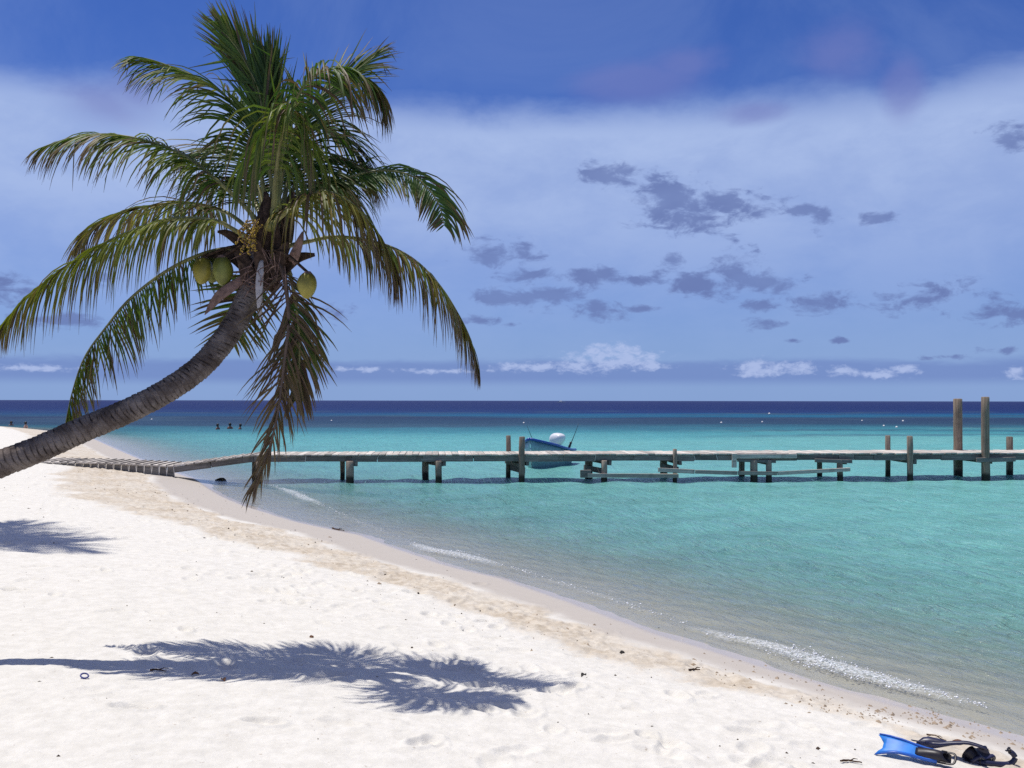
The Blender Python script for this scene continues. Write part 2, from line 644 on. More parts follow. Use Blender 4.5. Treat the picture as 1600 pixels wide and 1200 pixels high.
wetc = t.mix(n2, (0.48, 0.42, 0.355, 1), (0.55, 0.485, 0.415, 1))
tanm = t.math('MULTIPLY', t.ramp(t.math('ADD', mss, t.math('MULTIPLY', t.math('SUBTRACT', n2, 0.5), 1.3)), 0.25, 0.85), t.ramp(n1, 0.35, 0.65, 0.6, 1.0))
cc = t.mix(tanm, dry, tan)
dmp = t.math('ADD', t.attr("damp", 'Fac'), t.math('MULTIPLY', t.math('SUBTRACT', n1, 0.5), 0.4))
cc = t.mix(t.ramp(dmp, 0.30, -0.10), cc, damp)
cc = t.mix(t.ramp(edge_w, 0.22, 0.12), cc, wetc)
grain = t.ramp(n3, 0.62, 0.74, 0.0, 0.35)
cc = t.mix(grain, cc, (0.30, 0.24, 0.18, 1))
spk = t.math('MULTIPLY', t.ramp(t.noise(P, 26.0, 2, 0.5), 0.70, 0.76, 0.0, 0.5), t.ramp(inl, 0.9, 1.4))
cc = t.mix(spk, cc, (0.28, 0.20, 0.13, 1))
rgh = t.ramp(edge_w, 0.10, 0.28, 0.18, 0.92)
p = principled(t, Base_Color=cc, Roughness=rgh)
t.put(p.inputs['Specular IOR Level'], t.ramp(edge_w, 0.1, 0.35, 0.6, 0.12))
hgt = t.math('ADD', t.math('MULTIPLY', n4, 0.8), t.math('MULTIPLY', n3, 0.4))
t.put(p.inputs['Normal'], bump(t, t.math('MULTIPLY', hgt, t.ramp(t.attr("damp", 'Fac'), -0.1, 0.6, 0.05, 1.0)), 0.55, 0.012))
t.l.new(p.outputs[0], out.inputs[0])
beach = fin_obj("sand_beach", me, m_sand)
tag(beach, "white coral sand beach sloping down to the lagoon", None, None, 'structure')

# ------------------------------------------------------------------ sea
AZ = np.concatenate([np.linspace(-80, -32, 50)[:-1], np.linspace(-32, 32, 700), np.linspace(32, 80, 50)[1:]]) * math.pi / 180
DD = np.concatenate([1 / np.linspace(1 / 4.5, 1 / 260.0, 620)[:-1], np.geomspace(260, 26000, 60)])
DA, AA = np.meshgrid(DD, AZ, indexing='ij')
X = DA * np.sin(AA); Y = DA * np.cos(AA)
s_ = sdist(X, Y)
Z = np.zeros_like(X)
depth = np.maximum(0.0, -base_z(s_))
calm = sstep(0.0, 0.35, depth) * 0.85 + 0.15
for lam, amp, cnt in ((2.6, 0.012, 5), (1.1, 0.0075, 8), (0.5, 0.0042, 10), (0.26, 0.002, 8)):
    fd = 1 - sstep(lam * 22, lam * 60, DA)
    for k in range(cnt):
        th = rng.normal(-2.2, 0.75)         # ripples run in towards the shore
        l_ = lam * rng.uniform(0.75, 1.3)
        ph = rng.uniform(0, 6.28)
        warp = 1.2 * pnoise(X * 0.35 / lam + k * 3.1, Y * 0.35 / lam)
        Z += amp * fd * calm * (1.6 if lam < 0.6 else 1.0) * np.sin((X * math.cos(th) + Y * math.sin(th)) * 2 * math.pi / l_ + ph + warp) * (0.6 + 0.8 * pnoise(X * 0.15 + k, Y * 0.15) ** 2)
# small breaking lip along the edge
foam_px = [[(425, 759), (445, 765), (465, 772), (485, 782), (505, 790)],
           [(505, 790), (545, 808), (590, 827), (640, 846)],
           [(800, 887), (870, 909), (940, 931), (1010, 954), (1075, 976)],
           [(640, 846), (670, 858), (705, 864), (740, 872), (790, 885)],
           [(1075, 976), (1130, 992), (1190, 1006), (1240, 1020), (1290, 1037), (1350, 1055), (1400, 1068), (1460, 1083), (1540, 1104)]]
foam_w = [[gz(x, y, 0.02) for x, y in ln] for ln in foam_px]
lip = np.zeros_like(X)
for ln in foam_w:
    pts = catmull(ln, 30)
    n = len(pts)
    for i, q in enumerate(pts):
        wgt = math.sin(math.pi * (i + 0.5) / n) ** 0.5 * (0.45 if ln is foam_w[1] or ln is foam_w[2] else 1.0)
        g = np.exp(-((X - q.x) ** 2 + (Y - q.y) ** 2) / (0.17 ** 2)) * wgt
        lip = np.maximum(lip, g)
Z += lip * 0.045
# colour of the water body: shallow sand, turquoise lagoon, reef, bright strip, deep blue
nn = fbm(X * 0.012, Y * 0.03, 4)
nf = fbm(X * 0.05, Y * 0.10, 4)
YY = Y * (1 + nn * 0.13 + nf * 0.07) + 0.01 * np.abs(X)
cl = lambda *a: np.array(a)
stops = [(0, cl(0.195, 0.460, 0.400)), (14, cl(0.185, 0.475, 0.425)), (28, cl(0.170, 0.480, 0.440)), (56, cl(0.120, 0.410, 0.400)), (76, cl(0.050, 0.245, 0.285)), (86, cl(0.036, 0.165, 0.225)),
         (99, cl(0.028, 0.068, 0.125)), (136, cl(0.024, 0.046, 0.105)), (150, cl(0.018, 0.120, 0.220)), (172, cl(0.015, 0.100, 0.215)),
         (200, cl(0.013, 0.036, 0.135)), (300, cl(0.010, 0.024, 0.110)), (900, cl(0.008, 0.018, 0.095)), (30000, cl(0.007, 0.016, 0.085))]
sx = [q[0] for q in stops]
bc = np.stack([np.interp(YY, sx, [q[1][k] for q in stops]) for k in range(3)], -1)
# the bright strip beyond the reef dies out to the left
ls = (sstep(140, 150, YY) * (1 - sstep(190, 210, YY)) * (1 - sstep(-60, 10, X)))[..., None] * 0.75
bc = bc * (1 - ls) + cl(0.016, 0.045, 0.135) * ls
# scattered reef heads and weed
reef = sstep(0.10, 0.34, fbm(X * 0.03 + 5, Y * 0.075 + 2, 4)) * sstep(58, 80, YY) * (1 - sstep(190, 240, YY)) * 0.75
reef = np.maximum(reef, 0.55 * sstep(0.15, 0.30, fbm(X * 0.05 + 31, Y * 0.16 + 12, 4)) * sstep(50, 60, YY) * (1 - sstep(90, 110, YY)) * sstep(8, 22, X))
bc = bc * (1 - reef[..., None]) + cl(0.040, 0.082, 0.135) * reef[..., None]
# near left the lagoon stays pale over sand banks
bank_ = sstep(0.05, 0.3, fbm(X * 0.02 + 40, Y * 0.05, 3)) * (1 - sstep(70, 90, YY)) * 0.5
bc = bc * (1 - bank_[..., None]) + cl(0.17, 0.43, 0.39) * bank_[..., None]
fine = fbm(X * 0.6, Y * 0.8, 3)
bc = bc * (1 + 0.16 * fine[..., None] * (1 - sstep(60, 150, DA))[..., None])
sh_ = np.exp(-(depth / 0.19) ** 2)[..., None]
bc = np.clip(bc * (1 + 0.10 * (1 - sstep(50, 110, YY)))[..., None], 0, 0.8)
bc = bc * (1 - sh_) + cl(0.40, 0.50, 0.43) * sh_
opac = 1 - np.exp(-3.0 * depth * (1 + 0.15 * fine))
keep = s_ < 0.6
me = grid_mesh("sea", np.stack([X, Y, Z + 0.0], -1), keep)
add_col(me, "body", bc); add_attr(me, "opac", opac); add_attr(me, "lip", lip); add_attr(me, "far", DA)
m_sea, t, out = material("sea_water")
P = pos(t)
far = t.attr("far", 'Fac'); lp = t.attr("lip", 'Fac')
va = t.vmath('MULTIPLY', P, (1.0, 1.1, 1.0))
rt = t.new('ShaderNodeVectorRotate', rotation_type='Z_AXIS'); t.put(rt.inputs['Vector'], P); rt.inputs['Angle'].default_value = R(-22)      # crests lie along the shore
vb = t.vmath('MULTIPLY', rt.outputs[0], (1.0, 0.16, 1.0))
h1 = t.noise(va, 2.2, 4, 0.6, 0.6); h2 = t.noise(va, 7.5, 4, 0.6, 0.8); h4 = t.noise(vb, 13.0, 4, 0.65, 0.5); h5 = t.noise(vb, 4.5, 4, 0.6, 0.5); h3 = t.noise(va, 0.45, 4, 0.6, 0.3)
hh = t.math('ADD', t.math('MULTIPLY', h1, 0.10), t.math('MULTIPLY', h2, 0.035))
hh = t.math('ADD', hh, t.math('MULTIPLY', h3, 0.30))
hh = t.math('ADD', hh, t.math('MULTIPLY', h4, 0.085))
hh = t.math('ADD', hh, t.math('MULTIPLY', h5, 0.11))
nb_ = bump(t, t.math('MULTIPLY', hh, t.ramp(t.attr("opac", 'Fac'), 0.0, 0.5, 0.25, 1.0)), 0.9, 1.0)
dif = t.new('ShaderNodeBsdfDiffuse')
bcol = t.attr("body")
bcol = t.mix(t.ramp(h5, 0.35, 0.68, 0.0, 0.55), bcol, t.mix(1.0, bcol, (0.75, 0.82, 0.92, 1), 'MULTIPLY'))  # dark side of the ripples painted into the body colour
bcol = t.mix(t.ramp(h4, 0.52, 0.72, 0.0, 0.6), bcol, t.mix(1.0, bcol, (1.5, 1.18, 1.15, 1), 'MULTIPLY'))  # bright ripple glints painted into the body colour
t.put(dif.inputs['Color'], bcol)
nb2 = bump(t, t.math('ADD', t.math('MULTIPLY', h4, 0.11), t.math('ADD', t.math('MULTIPLY', h5, 0.22), t.math('MULTIPLY', h1, 0.15))), 1.0, 1.0)
t.put(dif.inputs['Normal'], nb2)
tr = t.new('ShaderNodeBsdfTransparent')
tr.inputs[0].default_value = (0.93, 0.98, 0.97, 1)
body = t.new('ShaderNodeMixShader')
t.put(body.inputs[0], t.attr("opac", 'Fac')); t.l.new(tr.outputs[0], body.inputs[1]); t.l.new(dif.outputs[0], body.inputs[2])
gl = t.new('ShaderNodeBsdfGlossy')
gl.distribution = 'GGX'
gl.inputs['Color'].default_value = (1, 1, 1, 1)
t.put(gl.inputs['Roughness'], t.ramp(far, 5, 120, 0.13, 0.24))
t.put(gl.inputs['Normal'], nb_)
fr = t.new('ShaderNodeFresnel'); fr.inputs['IOR'].default_value = 1.333
t.put(fr.inputs['Normal'], nb_)
fac = t.math('MULTIPLY', fr.outputs[0], t.ramp(far, 8, 110, 0.85, 0.17))
srf = t.new('ShaderNodeMixShader')
t.put(srf.inputs[0], fac); t.l.new(body.outputs[0], srf.inputs[1]); t.l.new(gl.outputs[0], srf.inputs[2])
# foam on the breaking lip
fm = t.new('ShaderNodeBsdfDiffuse'); fm.inputs[0].default_value = (0.8, 0.82, 0.84, 1)
fmask = t.math('MULTIPLY', t.ramp(lp, 0.25, 0.9), t.ramp(t.noise(P, 30.0, 4, 0.7), 0.40, 0.60))
fin_s = t.new('ShaderNodeMixShader')
t.put(fin_s.inputs[0], t.math('MULTIPLY', fmask, 0.55)); t.l.new(srf.outputs[0], fin_s.inputs[1]); t.l.new(fm.outputs[0], fin_s.inputs[2])
t.l.new(fin_s.outputs[0], out.inputs[0])
sea = fin_obj("sea", me, m_sea)
tag(sea, "turquoise lagoon turning deep blue towards the horizon", None, None, 'structure')

# foam beads thrown up where the wavelets break
bm_v, bm_f = [], []
for li, ln in enumerate(foam_w):
    pts = catmull(ln, 80)
    cnt = (350, 90, 160, 320, 1500)[li]
    for k in range(cnt):
        u = min(.999, max(0, random.gauss(.5, .24) if li in (0, 3) else random.random() if li < 3 else random.gauss(.62, .17)))
        q = pts[int(u * 79)]
        spread = (0.07 if li in (0, 3, 4) else 0.02) * math.sin(math.pi * u) ** 1.5 + 0.03
        x = q.x + random.gauss(0, spread); y = q.y + random.gauss(0, spread * 1.1)
        r_ = abs(random.gauss(0, 0.0042)) + 0.0018
        r_ *= min(1.0, q.y / 10) + 0.25
        z = 0.018 + random.random() ** 2 * 0.026
        b0 = len(bm_v)
        for dx, dy, dz in ((1, 0, 0), (0, 1, 0), (-1, 0, 0), (0, -1, 0), (0, 0, .8), (0, 0, -.8)):
            bm_v.append((x + dx * r_ * random.uniform(.7, 1.8), y + dy * r_ * random.uniform(.7, 1.4), z + dz * r_))
        for a, b, c_ in ((0, 1, 4), (1, 2, 4), (2, 3, 4), (3, 0, 4), (1, 0, 5), (2, 1, 5), (3, 2, 5), (0, 3, 5)):
            bm_f.append((b0 + a, b0 + b, b0 + c_))
M_FOAM = plain("foam_white", (0.85, 0.87, 0.9), 0.25, 0.05, 60, 0.1, 0.6)
o = fin_obj("sea_foam", mesh("sea_foam", bm_v, bm_f, True), M_FOAM)
tag(o, "white foam of small waves breaking on the wet sand", None, None, 'stuff')

# ------------------------------------------------------------------ pier
A0 = gz(547, 755.0); A1 = gz(1540, 750.0)
AX = (A1 - A0); AX.z = 0; AX.normalize()
CR = Vector((-AX.y, AX.x, 0))              # across, away from the camera
PW = 1.6
pier_rz = math.atan2(AX.y, AX.x)


def along(x, off=0.0):
    """distance along the pier whose front line (pushed back by off) shows at photo column x"""
    v = ray(x, 640); o0 = A0 + CR * off
    # o0 + a*AX on the vertical plane through the camera and v
    nrm = Vector((v.y, -v.x, 0))
    return -(o0.dot(nrm)) / AX.dot(nrm)


def pp(a, off, z):
    q = A0 + AX * a + CR * off
    return Vector((q.x, q.y, z))


pier = empty("wooden_pier", pp(0, 0, 0), 0)
tag(pier, "long weathered wooden pier crossing the shallow lagoon from the beach", "pier")

# profile of the walking surface along the pier
prof_px = [(-60, 0.66), (40, 0.65), (67, 0.635), (152, 0.60), (239, 0.535), (268, 0.505), (281, 0.535), (394, 0.80), (420, 0.80), (2400, 0.80)]
prof_a = [along(x) for x, _ in prof_px]
prof_z = [z for _, z in prof_px]
deck_z = lambda a: float(np.interp(a, prof_a, prof_z))
a_start, a_end = along(58), along(1720)


def pier_part(name, me, mat, a, off, z, tilt=0.0, roll=0.0, label=None, yaw=0.0):
    o = fin_obj(name, me, None, pier)
    if mat and len(me.materials) == 0:
        me.materials.append(mat)
    o.location = pp(a, off, z) - pier.location
    o.rotation_euler = (roll, -tilt, pier_rz + yaw)
    if label:
        o['label'] = label
    return o


plank_meshes = [box_mesh("plank", 0.176, PW + random.uniform(0.0, 0.05), 0.042, 0.006, 0.004) for _ in range(6)]
step = 0.186
a = a_start
i = 0
while a < a_end:
    zz = deck_z(a)
    sl = math.atan2(deck_z(a + 0.1) - deck_z(a - 0.1), 0.2)
    pier_part("plank", plank_meshes[i % 6], M_DECK, a, PW / 2 - 0.02 + random.uniform(-0.025, 0.02), zz - 0.021 + random.uniform(-0.006, 0.006), sl, random.uniform(-0.006, 0.006), None, random.uniform(-0.012, 0.012))
    a += step
    i += 1


def long_board(name, mat, a0, a1, off, z0, z1, h, th, label=None, parent_only=True):
    ln = math.hypot(a1 - a0, z1 - z0)
    me_ = box_mesh(name, ln, th, h, 0.006, 0.004)
    return pier_part(name, me_, mat, (a0 + a1) / 2, off, (z0 + z1) / 2, math.atan2(z1 - z0, a1 - a0), 0, label)


# fascia boards along both sides, joined where the photo shows pale seams
seams = [along(x) for x in (268, 330, 397, 478, 550, 590, 660, 740, 815, 880, 930, 990, 1053, 1085, 1120, 1190, 1245, 1310, 1335, 1365, 1425, 1470, 1540, 1620, 1720)]
for i in range(len(seams) - 1):
    a0, a1 = seams[i] + 0.006, seams[i + 1] - 0.006
    z0, z1 = deck_z(a0) - 0.045, deck_z(a1) - 0.045
    if deck_z(seams[i] + .05) != deck_z(seams[i + 1] - .05):
        z0, z1 = deck_z(a0 + 0.02) - 0.045, deck_z(a1 - 0.02) - 0.045
    hgt_ = 0.165 + random.uniform(-0.012, 0.012)
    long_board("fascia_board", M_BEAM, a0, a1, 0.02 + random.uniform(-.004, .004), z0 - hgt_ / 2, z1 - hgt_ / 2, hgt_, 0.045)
    if i % 2 == 0 and i + 2 < len(seams):
        b1 = seams[i + 2] - 0.006
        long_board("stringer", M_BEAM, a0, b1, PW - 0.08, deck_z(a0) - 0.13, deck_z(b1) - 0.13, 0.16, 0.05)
# pale end grain shows at some of the joints
for x, ti in ((478, 0.12), (590, 0.35), (930, 0.15), (1085, -0.3), (1120, -0.25), (1425, 0.2)):
    a = along(x)
    pier_part("batten", box_mesh("batten", 0.022, 0.012, 0.155, 0.002), M_PALE, a, -0.012, deck_z(a) - 0.125, 0, 0, None).rotation_euler.rotate_axis('Y', ti)

# the stretch on the sand: short side boards, pale battens between them and treads across the top
aL, aR = along(58), along(268)
sb = box_mesh("side_board", 0.185, 0.04, 0.36, 0.006, 0.004)
bt = box_mesh("batten", 0.020, 0.012, 0.34, 0.002)
ct = box_mesh("tread", 0.045, PW * 1.0, 0.018, 0.004, 0.002)
a = aL
while a < aR - 0.05:
    sl = math.atan2(deck_z(a + 0.1) - deck_z(a - 0.1), 0.2)
    pier_part("side_board", sb, M_BEAM, a + 0.1, 0.018, deck_z(a + 0.1) - 0.045 - 0.18, sl)
    pier_part("batten", bt, M_PALE, a + 0.2, -0.012, deck_z(a + 0.2) - 0.05 - 0.17, 0.10)
    pier_part("tread", ct, M_CLEAT, a + 0.2, PW / 2 - 0.02, deck_z(a + 0.2) + 0.009, sl, 0, None, random.uniform(-0.02, 0.02))
    a += 0.203
ct2 = box_mesh("tread", 0.035, PW, 0.02, 0.004, 0.002)
a = aR + 0.1
while a < along(400):
    sl = math.atan2(deck_z(a + 0.1) - deck_z(a - 0.1), 0.2)
    pier_part("tread", ct2, M_DECK, a, PW / 2 - 0.02, deck_z(a) + 0.010, sl)
    a += 0.26


def post(x, wpx, back, top, mat=M_POST, round_=True, bottom=-1.6, label=None, name="post", lean=0.0):
    off = PW - 0.12 if back else -0.03
    a = along(x, off)
    q = pp(a, off, 0)
    r_ = wpx / F * q.y / 2
    z1 = top
    if r_ > 0.2:
        r_ = 0.2
    n = 9
    pts = [Vector((lean * (k / n) + random.uniform(-.006, .006), random.uniform(-.006, .006), bottom + (z1 - bottom) * k / n)) for k in range(n + 1)]
    rad = [r_ * (1.06 - 0.08 * k / n) * random.uniform(0.96, 1.04) for k in range(n + 1)]
    pts.append(pts[-1] + Vector((0, 0, r_ * 0.18))); rad.append(rad[-1] * 0.82)
    V, Fc = tube_data(pts, rad, 10 if round_ else 4, True, 1.0, Vector((0, 1, 0)))
    o = fin_obj(name, mesh(name, V, Fc, round_), mat, pier)
    o.location = q - pier.location
    if label:
        o['label'] = label
    return a, r_


def ztop(x, y, back):
    off = PW - 0.12 if back else -0.03
    q = pp(along(x, off), off, 0)
    return px(x, y, q.y).z


low = 0.72
post(535.5, 7.5, True, low); post(547, 12.5, False, 0.60)
post(665, 10.5, True, low); post(685.5, 10.5, False, 0.60)
post(794.5, 7.5, True, ztop(795, 681, True), label="slim post rising above the deck beside the moored boat"); post(815.5, 9.5, False, ztop(816, 683, False), label="post in front of the deck edge beside the moored boat")
post(920, 12, True, low); post(944, 9.5, False, 0.60)
post(1037, 11.5, True, low); post(1054.5, 6.8, False, ztop(1054, 702, False))
post(1159, 9.5, True, low); post(1178, 11.5, False, 0.60); post(1201, 9.5, False, 0.60)
post(1280, 8.5, True, low); post(1312, 9.5, False, 0.60)
post(1387, 8, True, ztop(1387, 681, True)); post(1421.5, 9.5, False, ztop(1421, 682, False))
post(1496.5, 13.5, True, ztop(1497, 624, True), M_PILE, name="tall_pile", label="tall brown mooring pile on the far side of the deck"); post(1539.5, 12.5, False, ztop(1539, 621, False), M_PILE, name="tall_pile", label="tall brown mooring pile on the near side of the deck")
post(1577, 10, True, ztop(1577, 683, True)); post(1622, 10, False, ztop(1622, 683, False))
post(404, 8, False, 0.60); post(398, 8, True, 0.60)


def cross_beam(x, z, h=0.13, th=0.09, ext0=0.12, ext1=0.1, name="cross_beam", slant=0.0, xb=None):
    a0 = along(x, 0); a1 = along(xb, PW) if xb else a0
    P0 = pp(a0, 0.06 - ext0 * 0, z); P1 = pp(a1, PW, z + slant)
    dv = P1 - P0
    me_ = box_mesh(name, th, dv.length + ext0, h, 0.006, 0.004)
    o = fin_obj(name, me_, M_BEAM, pier)
    o.location = (P0 + P1) / 2 - pier.location
    o.rotation_euler = (math.atan2(dv.z, math.hypot(dv.x, dv.y)), 0, math.atan2(dv.y, dv.x) - math.pi / 2)


for f_, b_ in ((547, 536), (685, 665), (815, 795), (944, 920), (1054, 1037), (1190, 1165), (1312, 1280), (1421, 1387), (1539, 1497)):
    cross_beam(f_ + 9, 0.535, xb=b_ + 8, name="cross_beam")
cross_beam(818, 0.33, xb=797, name="brace", h=0.17)
cross_beam(813, 0.48, xb=792, name="brace", h=0.10)
cross_beam(944, 0.30, xb=915, name="brace", h=0.15)
cross_beam(1058, 0.36, xb=1034, name="brace", h=0.12)
cross_beam(690, 0.50, xb=672, name="brace", h=0.08, slant=-0.05)


def front_board(x0, y0, x1, y1, hpx, off=-0.14, name="rail", mat=M_RAIL, th=0.05, label=None):
    a0, a1 = along(x0, off), along(x1, off)
    q0, q1 = pp(a0, off, 0), pp(a1, off, 0)
    z0, z1 = px(x0, y0, q0.y).z, px(x1, y1, q1.y).z
    h = hpx / F * q0.y
    return long_board(name, mat, a0, a1, off, z0, z1, h, th, label)


front_board(918, 743, 1060, 743.5, 6.5, label="grey rail hanging low over the water, left one")
front_board(1028, 734, 1085, 737, 6.5, off=-0.20)
front_board(1086, 737, 1152, 739, 6.0, off=-0.20)
front_board(1153, 739, 1214, 739.5, 6.0, off=-0.15)
front_board(1215, 739.5, 1328, 733.5, 6.0, off=-0.15)
front_board(1147, 713, 1245, 712.5, 7.0, off=-0.09, name="patch_board")
front_board(1273, 719.5, 1331, 721, 5.5, off=-0.09, name="cap_beam", mat=M_BEAM)
front_board(1525, 719, 1586, 717.5, 7.0, off=-0.12, name="cap_beam", mat=M_BEAM)
front_board(1152, 719, 1212, 721, 5.0, off=-0.07, name="cap_beam", mat=M_BEAM)
a = along(1147, -0.1)
pier_part("stub_post", box_mesh("stub_post", 0.13, 0.06, 0.40, 0.006), M_RAIL, a, -0.10, 0.60, 0)
a = along(915, -0.1)
pier_part("block", box_mesh("block", 0.30, 0.10, 0.22, 0.01), M_BEAM, a, -0.10, 0.24, 0)

# ------------------------------------------------------------------ moored boat
M_HULL = plain("boat_teal_paint", (0.25, 0.42, 0.44), 0.45, 0.12, 6, 0.1)
M_BLUE = plain("boat_blue_paint", (0.015, 0.06, 0.33), 0.35, 0.15, 8, 0.1)
M_WHITE = plain("outboard_white", (0.78, 0.78, 0.80), 0.3, 0.03, 8, 0.05, coat=0.3)
M_BLACK = plain("black_rubber", (0.012, 0.012, 0.016), 0.45, 0.3, 20, 0.1)
M_ROD = plain("rod_graphite", (0.035, 0.03, 0.03), 0.4, 0.2, 20, 0.1)
stern = px(868, 735, 36.8); stern.z = 0
bow = px(829, 735, 33.6); bow.z = 0
bdir = (bow - stern); blen = bdir.length; bdir.normalize()
boat = empty("motor_boat", stern, math.atan2(bdir.y, bdir.x))      # local +x runs to the bow
tag(boat, "open blue and teal motor boat with white outboard moored behind the pier", "boat")
NB = 15
hv, hf = [], []
prof = []
for i in range(NB):
    u = i / (NB - 1)
    half = 0.78 * (1 - u ** 3.2) ** 0.9 * (0.93 + 0.07 * min(1, u * 4)) + 0.012
    sheer = 0.50 + 0.50 * u ** 2.0
    keel = -0.22 + 0.22 * max(0, (u - 0.78) / 0.22) ** 1.6
    rake = 0.45 * max(0, u - 0.7) / 0.3
    prof.append((u * (blen - 0.35), half, sheer, keel, rake))
    xk = u * (blen - 0.35)
    ring = [(xk + rake * 1.0, half, sheer), (xk + rake * 0.75, half * 0.93, sheer * 0.62 + keel * 0.1), (xk + rake * 0.35, half * 0.80, keel * 0.35 + 0.05),
            (xk, half * 0.40, keel * 0.85), (xk, 0, keel), (xk, -half * 0.40, keel * 0.85), (xk + rake * 0.35, -half * 0.80, keel * 0.35 + 0.05),
            (xk + rake * 0.75, -half * 0.93, sheer * 0.62 + keel * 0.1), (xk + rake * 1.0, -half, sheer)]
    # inside skin
    ring += [(xk + rake * 0.95, -half * 0.93, sheer - 0.01), (xk + rake * 0.5, -half * 0.75, 0.12), (xk + rake * .3, 0, 0.06), (xk + rake * 0.5, half * 0.75, 0.12), (xk + rake * 0.95, half * 0.93, sheer - 0.01)]
    hv += ring
m_r = 14
for i in range(NB - 1):
    for k in range(m_r):
        k2 = (k + 1) % m_r
        hf.append((i * m_r + k, i * m_r + k2, (i + 1) * m_r + k2, (i + 1) * m_r + k))
hf.append(tuple(range(m_r)))
fin_obj("hull", mesh("hull", hv, hf), M_HULL, boat)
gv, gf = [], []
for sgn in (1, -1):
    pts = [Vector((q[0] + q[4], sgn * (q[1] + 0.012), q[2] + 0.01)) for q in prof]
    V, Fc = tube_data(pts, [0.055] * NB, 6, True, 0.9)
    fin_obj("gunwale", mesh("gunwale", V, Fc), M_BLUE, boat)
bowp = prof[-3:]
dv = []
dfc = []
for q in prof[-5:]:
    dv += [Vector((q[0] + q[4], q[1] * .95, q[2] + 0.012)), Vector((q[0] + q[4], 0, q[2] + 0.05)), Vector((q[0] + q[4], -q[1] * .95, q[2] + 0.012))]
for i in range(4):
    dfc += [(i * 3, i * 3 + 1, i * 3 + 4, i * 3 + 3), (i * 3 + 1, i * 3 + 2, i * 3 + 5, i * 3 + 4)]
fin_obj("bow_deck", mesh("bow_deck", dv, dfc), M_BLUE, boat)
fin_obj("transom_board", box_mesh("transom_board", 0.05, 1.36, 0.42, 0.01), M_BLUE, boat).location = (-0.03, 0, 0.30)
for xs in (0.9, 2.0):
    fin_obj("thwart", box_mesh("thwart", 0.24, 1.30, 0.035, 0.006), M_BLUE, boat).location = (xs, 0, 0.36)
# outboard
bm = bmesh.new()
bmesh.ops.create_uvsphere(bm, u_segments=20, v_segments=12, radius=1)
for v in bm.verts:
    x, y, z = v.co
    sq = lambda q, e: math.copysign(abs(q) ** e, q)
    v.co = Vector((sq(x, .75) * 0.30, sq(y, .75) * 0.24, sq(z, .7) * 0.25))
    v.co.x += 0.06 * v.co.z / 0.2
    if v.co.z < 0:
        v.co.x *= 0.9; v.co.y *= 0.9
me = bpy.data.meshes.new("engine_cowl"); bm.to_mesh(me); bm.free()
me.polygons.foreach_set('use_smooth', [True] * len(me.polygons))
cowl = fin_obj("engine_cowl", me, M_WHITE, boat); cowl.location = (-0.22, 0.0, 0.86); cowl.rotation_euler = (0, 0.12, R(60))
st_ = fin_obj("cowl_stripe", box_mesh("cowl_stripe", 0.16, 0.014, 0.05, 0.004), M_BLACK, cowl); st_.location = (-0.08, 0.205, 0.10); st_.rotation_euler = (0.45, 0.4, 0)
fin_obj("engine_leg", box_mesh("engine_leg", 0.13, 0.09, 0.95, 0.02), M_BLACK, boat).location = (-0.24, 0, 0.14)
V, Fc = tube_data([Vector((-0.24, 0, 0.60)), Vector((0.05, -0.25, 0.60)), Vector((0.25, -0.62, 0.61))], [0.045, 0.03, 0.026], 8)
fin_obj("tiller", mesh("tiller", V, Fc), M_BLACK, boat)
fin_obj("engine_bracket", box_mesh("engine_bracket", 0.30, 0.34, 0.10, 0.02), M_BLACK, boat).location = (-0.16, 0, 0.565)


def rod(p0, p1, thick, label):
    d_ = (p1 - p0)
    o = empty("fishing_rod", p0)
    tag(o, label, "fishing rod", "rods standing in the moored boat")
    pts = [Vector((0, 0, 0)) + d_ * k / 8 + Vector((0, 0, -0.03 * math.sin(k / 8 * 3.14))) for k in range(9)]
    V, Fc = tube_data(pts, [thick * (1 - 0.75 * k / 8) for k in range(9)], 6)
    fin_obj("blank", mesh("blank", V, Fc), M_ROD, o)
    V, Fc = tube_data([d_ * -0.02, d_ * 0.12, d_ * 0.24], [thick * 1.8, thick * 2.1, thick * 1.6], 8)
    fin_obj("handle", mesh("handle", V, Fc), M_BLACK, o)
    V, Fc = tube_data([d_ * 0.26 + Vector((0.03, -0.05, 0)), d_ * 0.26 + Vector((-0.05, -0.05, 0))], [0.035, 0.035], 8)
    fin_obj("reel", mesh("reel", V, Fc), M_ROD, o)


rod(px(836, 694, 34.2), px(823, 664, 34.0), 0.014, "thin fishing rod leaning left over the bow of the moored boat")
rod(px(888, 702, 36.0), px(904, 662, 35.9), 0.022, "fishing rod leaning right behind the white outboard engine")

# ------------------------------------------------------------------ buoys, far boats, bathers
M_BUOY = plain("buoy_white", (0.80, 0.79, 0.76), 0.4, 0.08, 10, 0.05)


def buoy(x, y, dpx, label):
    q = gz(x, y + dpx * 0.4, 0.0)
    r_ = dpx / F * q.y / 2
    o = empty("mooring_buoy", q)
    tag(o, label, "buoy", "white mooring buoys on the lagoon")
    bm = bmesh.new()
    bmesh.ops.create_uvsphere(bm, u_segments=14, v_segments=10, radius=r_)
    for v in bm.verts:
        v.co.z = v.co.z * 0.9 + r_ * 0.45
    me_ = bpy.data.meshes.new("float"); bm.to_mesh(me_); bm.free()
    me_.polygons.foreach_set('use_smooth', [True] * len(me_.polygons))
    fin_obj("float", me_, M_BUOY, o)
    V, Fc = tube_data([Vector((0, 0, r_ * 1.3)), Vector((0, 0, r_ * 1.5)), Vector((0, 0, r_ * 1.7))], [r_ * .22, r_ * .26, r_ * .16], 8)
    fin_obj("top_ring", mesh("top_ring", V, Fc), M_BUOY, o)


